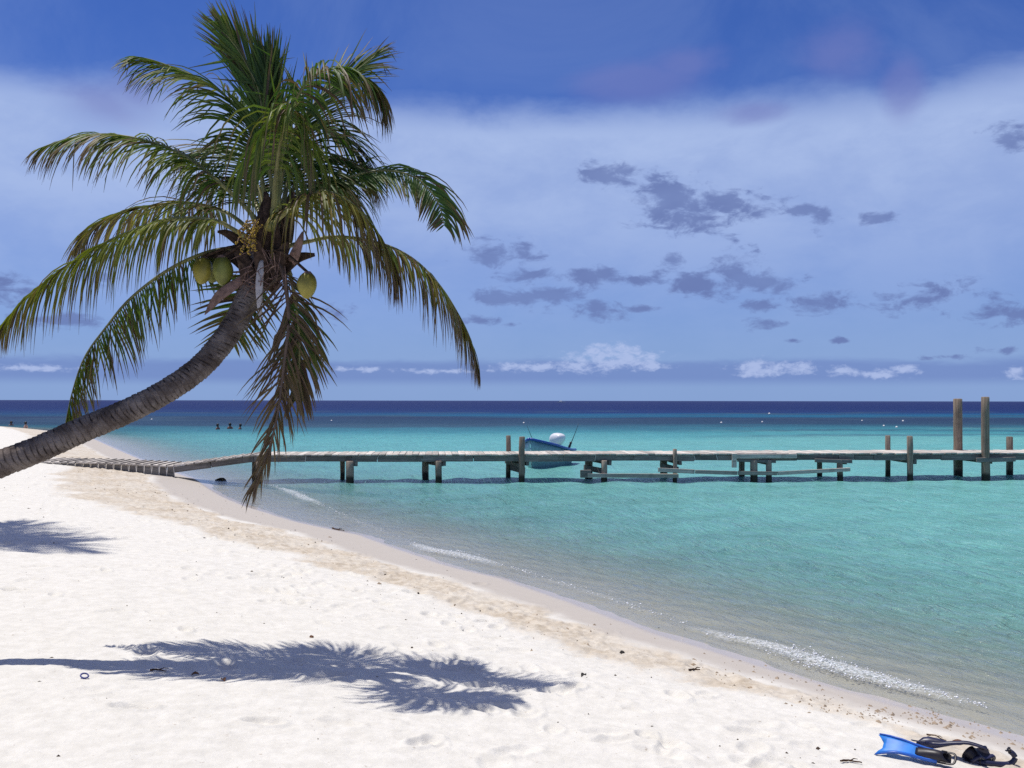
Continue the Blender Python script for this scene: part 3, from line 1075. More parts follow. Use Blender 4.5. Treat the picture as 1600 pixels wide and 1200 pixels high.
for b in ((818.5, 660.5, 3.2, "small white buoy just above the left rod of the moored boat"),
          (1127, 660, 3.4, "white buoy alone on the dark reef left of the middle pair"),
          (1202, 646, 3.4, "white buoy farthest out, on the bright strip beyond the reef"),
          (1191, 659, 3.0, "white buoy on the reef just below the farthest buoy"),
          (1347, 657, 2.6, "smallest white buoy, left one of the group before the tall piles"),
          (1381, 665, 3.4, "white buoy straight above the shorter posts, lower left of its group"),
          (1401, 667, 3.8, "largest white buoy, nearest of the group before the tall piles"),
          (1411, 657.5, 3.4, "white buoy on the reef directly beyond the largest buoy"),
          (1490.5, 658, 3.2, "white buoy half hidden by the left tall pile"),
          (237, 655, 2.8, "white buoy floating just right of the palm trunk"),
          (518, 657, 2.6, "white buoy alone between the hanging brown frond and the boat")):
    buoy(*b)


def far_boat(x, y, wpx, label, cabin=True):
    d_ = gz(x, y, 0).y
    q = gz(x, y, 0)
    L_ = wpx / F * d_
    o = empty("distant_boat", q)
    tag(o, label, "boat", "white boats far out on the horizon")
    V, Fc = [], []
    n = 7
    for k in range(n):
        u = k / (n - 1)
        hb = L_ * 0.14 * (1 - u ** 2.5) + 0.02
        V += [(L_ * (u - .5), hb, L_ * (.11 + .04 * u)), (L_ * (u - .5), hb * .6, -0.1), (L_ * (u - .5), -hb * .6, -0.1), (L_ * (u - .5), -hb, L_ * (.11 + .04 * u))]
    for k in range(n - 1):
        for j in range(4):
            j2 = (j + 1) % 4
            Fc.append((k * 4 + j, k * 4 + j2, k * 4 + 4 + j2, k * 4 + 4 + j))
    Fc.append((0, 1, 2, 3)); Fc.append(tuple(4 * (n - 1) + j for j in (3, 2, 1, 0)))
    fin_obj("hull", mesh("hull", V, Fc, False), M_BUOY, o)
    if cabin:
        c_ = fin_obj("cabin", box_mesh("cabin", L_ * .28, L_ * .18, L_ * .12, L_ * .015), M_BUOY, o)
        c_.location = (-L_ * .05, 0, L_ * .18)


far_boat(877, 629.0, 13, "long white boat low on the horizon above the moored boat")
far_boat(917, 629.2, 5, "tiny white boat right of the long one on the horizon", False)
far_boat(365.5, 626.3, 6, "tiny white boat on the horizon between trunk and hanging frond")

M_SKIN = plain("bather_skin", (0.22, 0.11, 0.07), 0.55, 0.1, 8, 0.05)
M_SKIN2 = plain("bather_pale_skin", (0.50, 0.30, 0.23), 0.55, 0.1, 8, 0.05)
M_HAIR = plain("dark_hair", (0.012, 0.010, 0.009), 0.5, 0.3, 30, 0.2)


def bather(x, y, face, sink, mat, label):
    """standing in the water, the head showing at pixel x, y"""
    q = gz(x, y + 4, 0.0)
    o = empty("person", Vector((q.x, q.y, -sink)), face)
    tag(o, label, "person", "bathers in the lagoon")
    J = {'pel': (0, 0, .95), 'wai': (0, 0, 1.12), 'che': (0, 0, 1.32), 'nec': (0, .01, 1.47), 'hea': (0, 0, 1.60), 'top': (0, 0, 1.70),
         'sl': (-.17, 0, 1.40), 'el': (-.27, .04, 1.13), 'hl': (-.22, -.16, .98), 'sr': (.17, 0, 1.40), 'er': (.27, .04, 1.13), 'hr': (.22, -.16, .98),
         'tl': (-.09, 0, .88), 'kl': (-.10, -.04, .48), 'fl': (-.10, .02, .06), 'ol': (-.11, -.14, .03), 'tr': (.09, 0, .88), 'kr': (.10, -.04, .48), 'fr': (.10, .02, .06), 'or_': (.11, -.14, .03)}
    rad = {'pel': .13, 'wai': .115, 'che': .14, 'nec': .055, 'hea': .095, 'top': .07, 'sl': .06, 'el': .04, 'hl': .032, 'sr': .06, 'er': .04, 'hr': .032,
           'tl': .085, 'kl': .055, 'fl': .04, 'ol': .03, 'tr': .085, 'kr': .055, 'fr': .04, 'or_': .03}
    E = [('pel', 'wai'), ('wai', 'che'), ('che', 'nec'), ('nec', 'hea'), ('hea', 'top'), ('che', 'sl'), ('sl', 'el'), ('el', 'hl'), ('che', 'sr'), ('sr', 'er'), ('er', 'hr'),
         ('pel', 'tl'), ('tl', 'kl'), ('kl', 'fl'), ('fl', 'ol'), ('pel', 'tr'), ('tr', 'kr'), ('kr', 'fr'), ('fr', 'or_')]
    names = list(J)
    me_ = bpy.data.meshes.new("body")
    me_.from_pydata([J[n] for n in names], [(names.index(a_), names.index(b_)) for a_, b_ in E], [])
    b = fin_obj("body", me_, mat, o)
    sk = b.modifiers.new("skin", 'SKIN')
    lay = me_.skin_vertices[0] if me_.skin_vertices else None
    if lay is None:
        bm = bmesh.new(); bm.from_mesh(me_); bm.verts.layers.skin.verify(); bm.to_mesh(me_); bm.free()
        lay = me_.skin_vertices[0]
    for i, n in enumerate(names):
        lay.data[i].radius = (rad[n], rad[n])
        lay.data[i].use_root = (n == 'pel')
    ss = b.modifiers.new("smooth", 'SUBSURF'); ss.levels = 1; ss.render_levels = 1
    bm = bmesh.new()
    bmesh.ops.create_uvsphere(bm, u_segments=12, v_segments=9, radius=.122)
    for v in bm.verts:
        v.co.z = v.co.z * 1.05
        if v.co.y < -0.03 and v.co.z < 0.03:
            v.co.y *= 0.55
    me_ = bpy.data.meshes.new("hair"); bm.to_mesh(me_); bm.free()
    me_.polygons.foreach_set('use_smooth', [True] * len(me_.polygons))
    h_ = fin_obj("hair", me_, M_HAIR, o); h_.location = (0, .022, 1.645)


bather(17.5, 661, 0.4, 1.36, M_SKIN, "bather up to the neck, the farther one off the sand spit")
bather(40.5, 665, 2.6, 1.22, M_SKIN2, "dark haired bather with pale shoulders nearest the sand spit")
bather(340.5, 667, 1.2, 1.30, M_SKIN, "bather facing right, left one of the three swimmers by the trunk")
bather(359.5, 666, 3.0, 1.28, M_SKIN, "bather between the two others, middle of the three swimmers")
bather(375, 667, 4.6, 1.30, M_SKIN, "bather nearest the hanging brown frond, right one of three swimmers")

# ------------------------------------------------------------------ palm
PD = 7.2


def leaf_material():
    m_, t, out = material("palm_leaflet")
    cl_ = t.attr("tint")
    n = t.noise(objco(t), 9.0, 3, 0.6)
    cc = t.mix(t.ramp(n, 0.3, 0.7, 0.0, 0.35), cl_, t.mix(1.0, cl_, (0.60, 0.62, 0.55, 1), 'MULTIPLY'))
    p = principled(t, Base_Color=cc, Roughness=0.5)
    p.inputs['Specular IOR Level'].default_value = 0.35
    tl = t.new('ShaderNodeBsdfTranslucent')
    t.put(tl.inputs[0], t.mix(1.0, cc, (1.0, 1.1, 0.45, 1), 'MULTIPLY'))
    ms = t.new('ShaderNodeMixShader'); ms.inputs[0].default_value = 0.38
    t.l.new(p.outputs[0], ms.inputs[1]); t.l.new(tl.outputs[0], ms.inputs[2])
    t.l.new(ms.outputs[0], out.inputs[0])
    return m_


M_LEAF = leaf_material()
M_RACH = plain("palm_rachis", (0.20, 0.19, 0.06), 0.5, 0.3, 12, 0.2)
M_RACHD = plain("palm_dry_rachis", (0.10, 0.065, 0.045), 0.7, 0.3, 12, 0.3)

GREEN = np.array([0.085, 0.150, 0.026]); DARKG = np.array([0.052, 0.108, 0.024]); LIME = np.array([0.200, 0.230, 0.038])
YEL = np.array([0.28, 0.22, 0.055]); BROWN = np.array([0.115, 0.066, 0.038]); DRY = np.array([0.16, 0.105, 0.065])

palm_base = px(-500, 965, 6.6)
palm_base.z = ground_z(palm_base.x, palm_base.y)
palm = empty("coconut_palm", palm_base)
tag(palm, "leaning coconut palm with green coconuts arching over the white sand", "palm tree")


ARCH_D = (0.9, 0.12)
ARCH_E = (-0.3, 0.1)


def frond(pts, L=0.5, n=72, t0=0.22, up=(0, 0, 1), droop=1.0, ang0=62, ang1=24, elev=0.15, col=GREEN, col2=LIME, dry=0.15, tipdry=0.35,
          wid=0.030, r0=0.020, sides=(1, 1), mat_r=None, label=None, rnd=1.0, wind=(-0.10, 0.02, 0), lift=None, prof=None):
    n = int(n * 0.98); wid = wid * 0.70; L = L * 1.26
    pts = [(x, y, d * 0.62) for x, y, d in pts]
    prof = prof or [.60, .88, 1, .84, .52, .22]
    P = [px(x, y, PD + d) - palm_base for x, y, d in pts]
    C = catmull(P, 64)
    upv = Vector(up).normalized()
    V, Fc, CO = [], [], []
    up_arr = upv
    cl_noise = [random.uniform(-1, 1) for _ in range(60)]
    for side in (0, 1):
        sg = 1 if side else -1
        Ls = L * sides[side]
        if Ls <= 0:
            continue
        for i in range(n):
            u = (i + random.uniform(-0.28, 0.28)) / n
            u = min(0.995, max(0.0, u))
            t_ = t0 + (1 - t0) * u
            f_ = t_ * 63; i0 = min(62, int(f_)); fr_ = f_ - i0
            q = C[i0].lerp(C[i0 + 1], fr_)
            T = (C[min(63, i0 + 2)] - C[max(0, i0 - 1)]).normalized()
            N = (up_arr - T * up_arr.dot(T))
            if N.length < 0.05:
                N = Vector((0, -1, 0)) - T * T.dot(Vector((0, -1, 0)))
            N.normalize()
            B = T.cross(N).normalized() * sg
            cn = cl_noise[int(u * 14) + side * 20]
            a_ = R(ang0 + (ang1 - ang0) * u ** 1.1 + cn * 7 * rnd + random.gauss(0, 4) * rnd)
            e_l = (elev if not isinstance(elev, tuple) else elev[side]) + cn * 0.16 * rnd + random.gauss(0, 0.10) * rnd
            d_ = T * math.cos(a_) + (B * math.cos(e_l) + N * math.sin(e_l)) * math.sin(a_)
            ln = Ls * float(np.interp(u, [0, .12, .4, .7, .9, 1], prof)) * random.uniform(0.86, 1.08)
            if random.random() < 0.05:
                ln *= random.uniform(.5, .8)
            segs = 6
            wv = wid * (0.75 + 0.25 * (ln / max(L, 1e-6))) * random.uniform(.85, 1.15)
            g_ = (droop if not isinstance(droop, tuple) else droop[side]) * random.uniform(0.65, 1.4)
            isdry = random.random() < dry
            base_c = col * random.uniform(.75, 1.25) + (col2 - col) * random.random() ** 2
            if isdry:
                base_c = BROWN + (DRY - BROWN) * random.random()
            dry_tip = min(1, max(0, tipdry * (0.4 + 1.2 * u) + random.gauss(0, .18)))
            pcur = q.copy()
            kink = random.randint(2, 4) if random.random() < 0.10 else 99
            b0 = len(V)
            for k in range(segs + 1):
                w_ = (k / segs)
                ww = wv * float(np.interp(w_, [0, .12, .35, .7, 1], [.42, .9, 1, .62, .06])) * 0.5
                nl = (N - d_ * N.dot(d_))
                if nl.length < 0.05:
                    nl = B.cross(d_)
                nl.normalize()
                wd = d_.cross(nl).normalized()
                V.append(pcur + wd * ww + nl * ww * 0.35); V.append(pcur - nl * ww * 0.25); V.append(pcur - wd * ww + nl * ww * 0.35)
                m_tip = max(0.0, min(1.0, (w_ - (1 - dry_tip)) * 3.0)) if dry_tip > 0 else 0
                yl = max(0.0, min(1.0, (w_ - (0.85 - dry_tip)) * 2.0)) * 0.6
                cc_ = base_c + (YEL - base_c) * yl
                cc_ = cc_ + (DRY - cc_) * m_tip
                CO += [cc_] * 3
                if k < segs:
                    d_ = d_ + Vector((0, 0, -1)) * (g_ * 0.30 * (0.75 + 0.7 * w_)) + Vector(wind) * 0.25 * w_ + Vector((random.gauss(0, .03), random.gauss(0, .03), random.gauss(0, .02)))
                    if k == kink:
                        d_ = d_ + Vector((random.gauss(0, .3), random.gauss(0, .2), -0.9))
                    d_.normalize()
                    pcur = pcur + d_ * (ln / segs)
            for k in range(segs):
                a0 = b0 + k * 3
                Fc.append((a0, a0 + 1, a0 + 4, a0 + 3)); Fc.append((a0 + 1, a0 + 2, a0 + 5, a0 + 4))
    me_ = mesh("frond", V, Fc, True)
    add_col(me_, "tint", np.array(CO))
    fo = fin_obj("frond", me_, M_LEAF, palm)
    if label:
        fo['label'] = label
    rr = [r0 * (1.15 - 0.95 * (k / 63) ** 0.8) for k in range(64)]
    rr[0] = r0 * 2.2; rr[1] = r0 * 1.9; rr[2] = r0 * 1.6; rr[3] = r0 * 1.4
    V, Fc = tube_data(C[::2], rr[::2], 7, True, 0.8)
    ro = fin_obj("rachis", mesh("rachis", V, Fc), mat_r or M_RACH, fo)
    return fo


# behind
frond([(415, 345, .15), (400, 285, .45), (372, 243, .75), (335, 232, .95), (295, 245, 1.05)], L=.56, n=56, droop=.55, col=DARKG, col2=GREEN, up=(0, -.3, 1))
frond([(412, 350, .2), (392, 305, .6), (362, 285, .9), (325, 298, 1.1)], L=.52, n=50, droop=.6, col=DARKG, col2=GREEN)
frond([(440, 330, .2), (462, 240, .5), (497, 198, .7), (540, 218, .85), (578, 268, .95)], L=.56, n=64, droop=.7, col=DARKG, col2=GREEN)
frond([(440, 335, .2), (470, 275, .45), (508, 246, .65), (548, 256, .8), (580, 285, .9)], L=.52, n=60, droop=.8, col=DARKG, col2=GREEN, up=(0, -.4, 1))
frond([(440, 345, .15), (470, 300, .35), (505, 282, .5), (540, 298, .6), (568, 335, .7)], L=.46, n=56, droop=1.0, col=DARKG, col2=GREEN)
frond([(400, 368, .1), (352, 331, .3), (285, 317, .5), (205, 328, .6), (155, 350, .6), (118, 390, .6)], L=.50, n=76, droop=1.0, col=GREEN, col2=YEL, dry=.22, tipdry=.5)
frond([(432, 325, .1), (452, 228, .3), (486, 168, .4), (525, 132, .5), (562, 106, .5), (590, 84, .5)], L=.46, n=64, up=(-.2, -.8, .6), droop=.25, ang0=45, ang1=14, col=GREEN, col2=LIME, dry=.05)
# upright
frond([(430, 345, .1), (432, 275, .12), (429, 200, .12), (424, 140, .1), (418, 92, .08)], L=.50, n=58, up=(0, -1, 0), droop=.03, ang0=14, ang1=8, elev=.25, col=DARKG, col2=GREEN, dry=.02, tipdry=.15, wind=(0, 0, 0))
frond([(427, 345, 0), (424, 290, 0), (416, 210, .05), (404, 142, .08), (389, 108, .08), (370, 75, .05), (347, 46, 0)], L=.50, n=80, up=(-.15, -1, 0), droop=.10, ang0=26, ang1=9, elev=.12, col=GREEN * 1.2, col2=LIME * 1.1, dry=.03, tipdry=.2, wind=(-.15, 0, 0))
# upper left, left
frond([(418, 345, 0), (411, 290, .08), (397, 223, .12), (378, 181, .15), (350, 148, .15), (300, 118, .1), (245, 96, 0), (212, 88, -.1)], L=.52, n=84, droop=.75, ang0=58, ang1=16, col=GREEN, col2=LIME, dry=.03, tipdry=.25, up=(.2, -.25, 1))
frond([(405, 352, 0), (383, 323, 0), (333, 277, -.03), (283, 241, -.08), (217, 217, -.12), (157, 210, -.18), (105, 217, -.22), (56, 234, -.3)], L=.48, n=88, droop=.95, ang0=62, ang1=18, col=GREEN, col2=LIME, dry=.05, tipdry=.5, up=(.1, -.35, 1))
# top right, drooping over
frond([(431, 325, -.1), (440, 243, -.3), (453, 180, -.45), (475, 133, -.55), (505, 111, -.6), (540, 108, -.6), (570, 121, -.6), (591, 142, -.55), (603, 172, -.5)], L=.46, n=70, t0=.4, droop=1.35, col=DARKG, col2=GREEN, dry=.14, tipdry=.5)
# right arch
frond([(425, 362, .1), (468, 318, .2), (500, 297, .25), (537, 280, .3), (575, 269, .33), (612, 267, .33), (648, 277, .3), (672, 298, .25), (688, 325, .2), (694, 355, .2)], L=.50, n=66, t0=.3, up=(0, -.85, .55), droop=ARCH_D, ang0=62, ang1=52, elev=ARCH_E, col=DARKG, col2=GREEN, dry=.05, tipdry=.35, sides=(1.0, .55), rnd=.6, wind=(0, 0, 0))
# long right frond
frond([(430, 388, 0), (474, 379, 0), (510, 371, .05), (545, 371, .1), (582, 377, .1), (622, 391, .08), (657, 414, .05), (690, 450, 0), (716, 491, 0), (735, 530, 0), (749, 580, 0)], L=.46, n=96, t0=.2, droop=1.25, ang0=64, ang1=20, elev=-.1, col=GREEN, col2=YEL, dry=.16, tipdry=.6)
# centre, towards the viewer
frond([(428, 338, -.1), (432, 272, -.35), (439, 220, -.6), (452, 178, -.9), (468, 160, -1.2)], L=.60, n=50, t0=.35, up=(.1, .6, .8), rnd=2.2, droop=2.8, ang0=66, ang1=40, col=GREEN, col2=LIME, dry=.04, r0=.024)
# front left, bright
frond([(398, 380, -.1), (367, 360, -.2), (333, 344, -.3), (267, 342, -.4), (200, 363, -.5), (133, 397, -.55), (67, 443, -.6), (27, 480, -.6), (-10, 524, -.6)], L=.50, n=104, t0=.14, droop=1.5, ang0=66, ang1=20, elev=.1, col=LIME * .8, col2=LIME, dry=.05, tipdry=.42, mat_r=M_RACH)
# lower left, drooping
frond([(402, 390, 0), (350, 389, .1), (300, 403, .15), (250, 430, .2), (200, 470, .2), (167, 510, .2), (133, 557, .2), (113, 613, .2), (100, 674, .2)], L=.40, n=90, t0=.2, droop=.35, ang0=76, ang1=24, elev=-1.0, col=GREEN, col2=LIME, dry=.16, tipdry=.5, up=(-.5, 0, 1))
# front right, draped
frond([(420, 356, -.2), (452, 327, -.5), (483, 306, -.7), (510, 299, -.8), (540, 311, -.85), (570, 338, -.85), (592, 368, -.82), (610, 402, -.78), (622, 440, -.74)], L=.52, n=74, t0=.12, droop=1.7, ang0=60, ang1=24, col=LIME * .75, col2=YEL, dry=.16, tipdry=.6)
# short lower fronds behind the trunk head
frond([(402, 405, .25), (388, 448, .35), (374, 490, .38), (362, 535, .38)], L=.34, n=30, t0=.15, up=(0, -1, 0), droop=.15, ang0=75, ang1=45, col=GREEN, col2=YEL, dry=.3)
frond([(446, 400, .05), (458, 450, .10), (466, 505, .12), (468, 560, .1), (462, 625, .05)], L=.38, n=46, t0=.25, up=(.1, -1, 0), droop=.3, ang0=42, ang1=20, col=GREEN * .8, col2=BROWN, dry=.3, tipdry=.5, wid=.034)
# dead hanging frond
frond([(430, 398, -.15), (444, 432, -.3), (451, 500, -.32), (445, 560, -.32), (439, 610, -.32), (431, 660, -.32), (418, 708, -.3), (403, 748, -.28), (392, 768, -.26)], L=.42, n=64, t0=.10, up=(.1, -1, .1), droop=.35, ang0=50, ang1=8, col=BROWN * .75, col2=GREEN * .6, dry=.72, tipdry=.6, wid=.021, prof=[.7, .95, .85, .55, .42, .3], rnd=2.0, elev=.0,
      mat_r=M_RACHD, label="dead brown frond hanging straight down over the pier", wind=(-.12, 0, 0))

# trunk
tr_px = [(-500, 965, 6.6), (-430, 915, 6.6), (-300, 848, 6.63), (-120, 773, 6.68), (0, 725, 6.75), (60, 702, 6.8), (130, 671, 6.87), (200, 642, 6.93), (260, 611, 6.99), (310, 576, 7.05), (345, 538, 7.1), (370, 500, 7.14), (389, 460, 7.17), (402, 420, 7.2), (414, 375, 7.2), (424, 335, 7.2)]
TC = catmull([px(x, y, d) - palm_base for x, y, d in tr_px], 1000)
V, Fc, TV = [], [], []
SD = 28
Ltot = sum((TC[i + 1] - TC[i]).length for i in range(len(TC) - 1))
acc = 0.0
ringpos = []
s_r = 0.0
while s_r < Ltot + 0.2:
    ringpos.append(s_r); s_r += random.uniform(0.026, 0.050) * (1.25 - 0.5 * min(1, s_r / 4.5))
ringpos = np.array(ringpos)
for i, q in enumerate(TC):
    if i:
        acc += (TC[i] - TC[i - 1]).length
    u = acc / Ltot
    T = (TC[min(999, i + 1)] - TC[max(0, i - 1)]).normalized()
    a_ = T.cross(Vector((0, 1, 0))).normalized(); b_ = a_.cross(T).normalized()
    r_ = float(np.interp(u, [0, .05, .15, .4, .65, .85, .93, 1], [.20, .150, .115, .092, .083, .082, .094, .055]))
    for k in range(SD):
        th = 2 * math.pi * k / SD
        off = 0.012 * math.sin(th * 1 + 1.3) + 0.006 * math.sin(3 * th + u * 40)
        sa = acc + off
        j = max(0, int(np.searchsorted(ringpos, sa)) - 1)
        f_ = (sa - ringpos[j]) / max(.01, (ringpos[min(j + 1, len(ringpos) - 1)] - ringpos[j]))
        f_ = min(1, max(0, f_))
        h_ = math.sin(j * 12.9 + k * 0.7) * .5 + .5
        rr = r_ * (1 + 0.065 * (1 - f_) - (0.05 + 0.09 * h_) * math.exp(-((f_ - 0.03) / .10) ** 2) + 0.018 * math.sin(5 * th + j * 1.7) + 0.012 * h_)
        V.append(q + (a_ * math.cos(th) + b_ * math.sin(th)) * rr)
        TV.append(math.exp(-((f_ - 0.03) / .17) ** 2) * (0.45 + 0.55 * h_))
for i in range(999):
    for k in range(SD):
        k2 = (k + 1) % SD
        Fc.append((i * SD + k, i * SD + k2, (i + 1) * SD + k2, (i + 1) * SD + k))
Fc.append(tuple((999) * SD + k for k in range(SD)))
me = mesh("trunk", V, Fc)
add_attr(me, "scar", TV)
m_tr, t, out = material("palm_bark")
P = objco(t)
n1 = t.noise(P, 7.0, 6, 0.65); n2 = t.noise(P, 40.0, 5, 0.7); n3 = t.noise(P, 16.0, 3, 0.5)
cc = t.mix(t.ramp(n1, 0.32, 0.68), (0.085, 0.065, 0.055, 1), (0.235, 0.195, 0.17, 1))
cc = t.mix(t.ramp(n2, 0.5, 0.8, 0.0, 0.5), cc, (0.06, 0.045, 0.038, 1))
cc = t.mix(t.math('MULTIPLY', t.attr("scar", 'Fac'), 1.0), cc, (0.016, 0.011, 0.009, 1))
cc = t.mix(t.ramp(n3, 0.70, 0.76, 0.0, 0.75), cc, (0.46, 0.44, 0.40, 1))
p = principled(t, Base_Color=cc, Roughness=0.9)
p.inputs['Specular IOR Level'].default_value = 0.15
t.put(p.inputs['Normal'], bump(t, t.math('ADD', n2, t.math('MULTIPLY', n1, 0.6)), 0.9, 0.012))
t.l.new(p.outputs[0], out.inputs[0])
fin_obj("trunk", me, m_tr, palm)

# brown heart of the crown: old leaf bases, fibre and bracts
M_FIBRE = plain("palm_fibre", (0.075, 0.048, 0.034), 0.9, 0.5, 30, 0.9, 0.1)
M_BRACT = plain("palm_bract", (0.20, 0.125, 0.10), 0.7, 0.35, 25, 0.6, 0.2)
M_PALEBR = plain("pale_spathe", (0.50, 0.46, 0.43), 0.7, 0.15, 30, 0.5, 0.2)
M_NUT = plain("green_coconut", (0.150, 0.160, 0.028), 0.42, 0.35, 9, 0.12, 0.4)
M_NUT2 = plain("yellow_coconut", (0.235, 0.200, 0.030), 0.42, 0.3, 9, 0.12, 0.4)
M_FLOWER = plain("palm_flower", (0.42, 0.28, 0.05), 0.7, 0.3, 40, 0.3, 0.2)


def blade(name, pts, wid, mat, thick=0.006, facing=(0, -1, 0), label=None, cup=0.35):
    """pointed boat-shaped bract or leaf base"""
    C = catmull([px(x, y, PD + d) - palm_base for x, y, d in pts], 14)
    V, Fc = [], []
    fv = Vector(facing)
    for i, q in enumerate(C):
        u = i / 13
        T = (C[min(13, i + 1)] - C[max(0, i - 1)]).normalized()
        B = T.cross(fv).normalized(); N = B.cross(T).normalized()
        ww = float(np.interp(u, [0, .2, .5, .8, 1], wid))
        V += [q + B * ww, q - N * ww * cup + N * 0, q - B * ww, q - B * ww * .9 + N * thick, q + N * (thick - ww * cup), q + B * ww * .9 + N * thick]
    for i in range(13):
        for k in range(6):
            k2 = (k + 1) % 6
            Fc.append((i * 6 + k, i * 6 + k2, i * 6 + 6 + k2, i * 6 + 6 + k))
    Fc.append((5, 4, 3, 2, 1, 0)); Fc.append(tuple(13 * 6 + k for k in range(6)))
    o = fin_obj(name, mesh(name, V, Fc), mat, palm)
    if label:
        o['label'] = label
    return o


blade("spathe", [(409, 405, -.16), (406, 432, -.20), (405, 455, -.21), (406, 478, -.20), (407, 501, -.19)], [.012, .026, .027, .019, .002], M_PALEBR, label="pale pointed spathe hanging before the trunk head")
blade("spathe", [(384, 432, -.1), (362, 448, -.12), (343, 462, -.12), (330, 478, -.1), (320, 492, -.1)], [.02, .036, .040, .026, .002], M_BRACT, label="dark pointed spathe hanging left below the coconuts")
blade("spathe", [(455, 410, -.15), (462, 395, -.22), (468, 378, -.26), (473, 362, -.26)], [.03, .04, .034, .022, .004], M_BRACT, label="reddish bract standing at the right of the crown")
for pts, wd in (([(398, 455, -.08), (388, 430, -.12), (380, 405, -.1), (365, 385, -.05)], [.04, .06, .055, .04, .012]),
                ([(408, 450, -.12), (410, 420, -.17), (405, 395, -.18), (395, 370, -.15)], [.04, .055, .05, .035, .012]),
                ([(420, 452, -.1), (432, 425, -.16), (440, 398, -.18), (450, 378, -.2)], [.04, .055, .05, .04, .012]),
                ([(424, 440, -.05), (448, 415, -.1), (468, 402, -.1), (492, 398, -.08)], [.04, .05, .045, .03, .012]),
                ([(392, 425, 0), (365, 402, 0), (340, 398, .03), (318, 400, .05)], [.04, .045, .04, .025, .008]),
                ([(400, 400, .02), (378, 380, 0), (355, 365, -.02), (340, 362, -.03)], [.04, .045, .04, .028, .008]),
                ([(428, 400, -.1), (425, 360, -.12), (420, 330, -.1), (415, 300, -.05)], [.05, .06, .05, .035, .012]),
                ([(412, 400, -.1), (408, 365, -.12), (412, 335, -.1), (418, 305, -.02)], [.05, .06, .05, .035, .012]),
                ([(440, 395, 0), (448, 360, 0), (452, 330, .02), (458, 300, .05)], [.05, .06, .05, .035, .012])):
    blade("leaf_base", pts, wd, M_FIBRE, 0.012, cup=.6)
# loose fibres and thin dead flower stalks
V, Fc = [], []
for k in range(90):
    q0 = px(random.uniform(380, 455), random.uniform(385, 450), PD + random.uniform(-.22, -.02)) - palm_base
    dv = Vector((random.gauss(0, .7), random.gauss(-.2, .3), random.gauss(-.5, .6))).normalized()
    ln = random.uniform(.05, .20)
    pts = [q0, q0 + dv * ln * .5 + Vector((0, 0, -.008)), q0 + dv * ln + Vector((0, 0, -.04))]
    v_, f_ = tube_data(pts, [.004, .003, .0015], 4, False)
    b0 = len(V); V += v_; Fc += [tuple(b0 + j for j in ff) for ff in f_]
fin_obj("fibre", mesh("fibre", V, Fc), M_BRACT, palm)


def nut(x, y, d, rx, rz, mat, tilt, label=None):
    q = px(x, y, PD + d) - palm_base
    bm = bmesh.new()
    bmesh.ops.create_uvsphere(bm, u_segments=18, v_segments=12, radius=1)
    for v in bm.verts:
        th = math.atan2(v.co.y, v.co.x)
        k = 1 + 0.05 * math.cos(3 * th) * (1 - abs(v.co.z))
        tp = 1 - 0.16 * max(0, -v.co.z) + 0.03 * v.co.z
        v.co = Vector((v.co.x * rx * k * tp, v.co.y * rx * k * tp, v.co.z * rz))
    me_ = bpy.data.meshes.new("coconut"); bm.to_mesh(me_); bm.free()
    me_.polygons.foreach_set('use_smooth', [True] * len(me_.polygons))
    o = fin_obj("coconut", me_, mat, palm)
    o.location = q; o.rotation_euler = (0.1, tilt, random.uniform(0, 3))
    if label:
        o['label'] = label
    # husk cap
    bm = bmesh.new()
    bmesh.ops.create_cone(bm, segments=9, radius1=rx * .62, radius2=rx * .25, depth=rz * .28, cap_ends=True)
    me_ = bpy.data.meshes.new("husk_cap"); bm.to_mesh(me_); bm.free()
    c_ = fin_obj("husk_cap", me_, M_BRACT, o); c_.location = (0, 0, rz * .92)
    top = Vector((0, 0, rz * 1.0)) + q
    tgt = px(412, 390, PD - .05) - palm_base
    v_, f_ = tube_data(catmull([top, (top + tgt) / 2 + Vector((0, 0, .05)), tgt], 8), [.010] * 8, 6)
    fin_obj("nut_stalk", mesh("nut_stalk", v_, f_), M_FIBRE, palm)


nut(348, 424, -.10, .072, .110, M_NUT, -.08, "greenest coconut close left of the trunk head")
nut(317, 423, -.02, .072, .100, M_NUT2, .1, "yellowish coconut at the far left of the bunch")
nut(333, 420, .12, .070, .105, M_NUT, 0)
nut(480, 446, -.42, .068, .092, M_NUT2, -.1, "lone yellow-green coconut hanging right of the trunk head")

# flower spray: stalks strung with beads
V, Fc = [], []
V2, Fc2 = [], []
for k in range(16):
    x0, y0 = random.uniform(392, 412), random.uniform(340, 365)
    q0 = px(x0, y0, PD - .18) - palm_base
    q1 = px(x0 + random.uniform(-30, 6), y0 + random.uniform(18, 42), PD - .30) - palm_base
    pts = catmull([q0, (q0 + q1) / 2 + Vector((0, -.02, .02)), q1], 9)
    v_, f_ = tube_data(pts, [.004] * 9, 4, False)
    b0 = len(V); V += v_; Fc += [tuple(b0 + j for j in ff) for ff in f_]
    for q in pts[1:]:
        for rep in range(3):
            c_ = q + Vector((random.gauss(0, .007), random.gauss(0, .006), random.gauss(0, .006)))
            r_ = random.uniform(.005, .009)
            b0 = len(V2)
            V2 += [c_ + Vector(z) * r_ for z in ((1, 0, 0), (-1, 0, 0), (0, 1, 0), (0, -1, 0), (0, 0, 1), (0, 0, -1))]
            Fc2 += [(b0 + a_, b0 + b_, b0 + d_) for a_, b_, d_ in ((0, 2, 4), (2, 1, 4), (1, 3, 4), (3, 0, 4), (2, 0, 5), (1, 2, 5), (3, 1, 5), (0, 3, 5))]
fs = fin_obj("flower_stalk", mesh("flower_stalk", V, Fc), M_BRACT, palm)
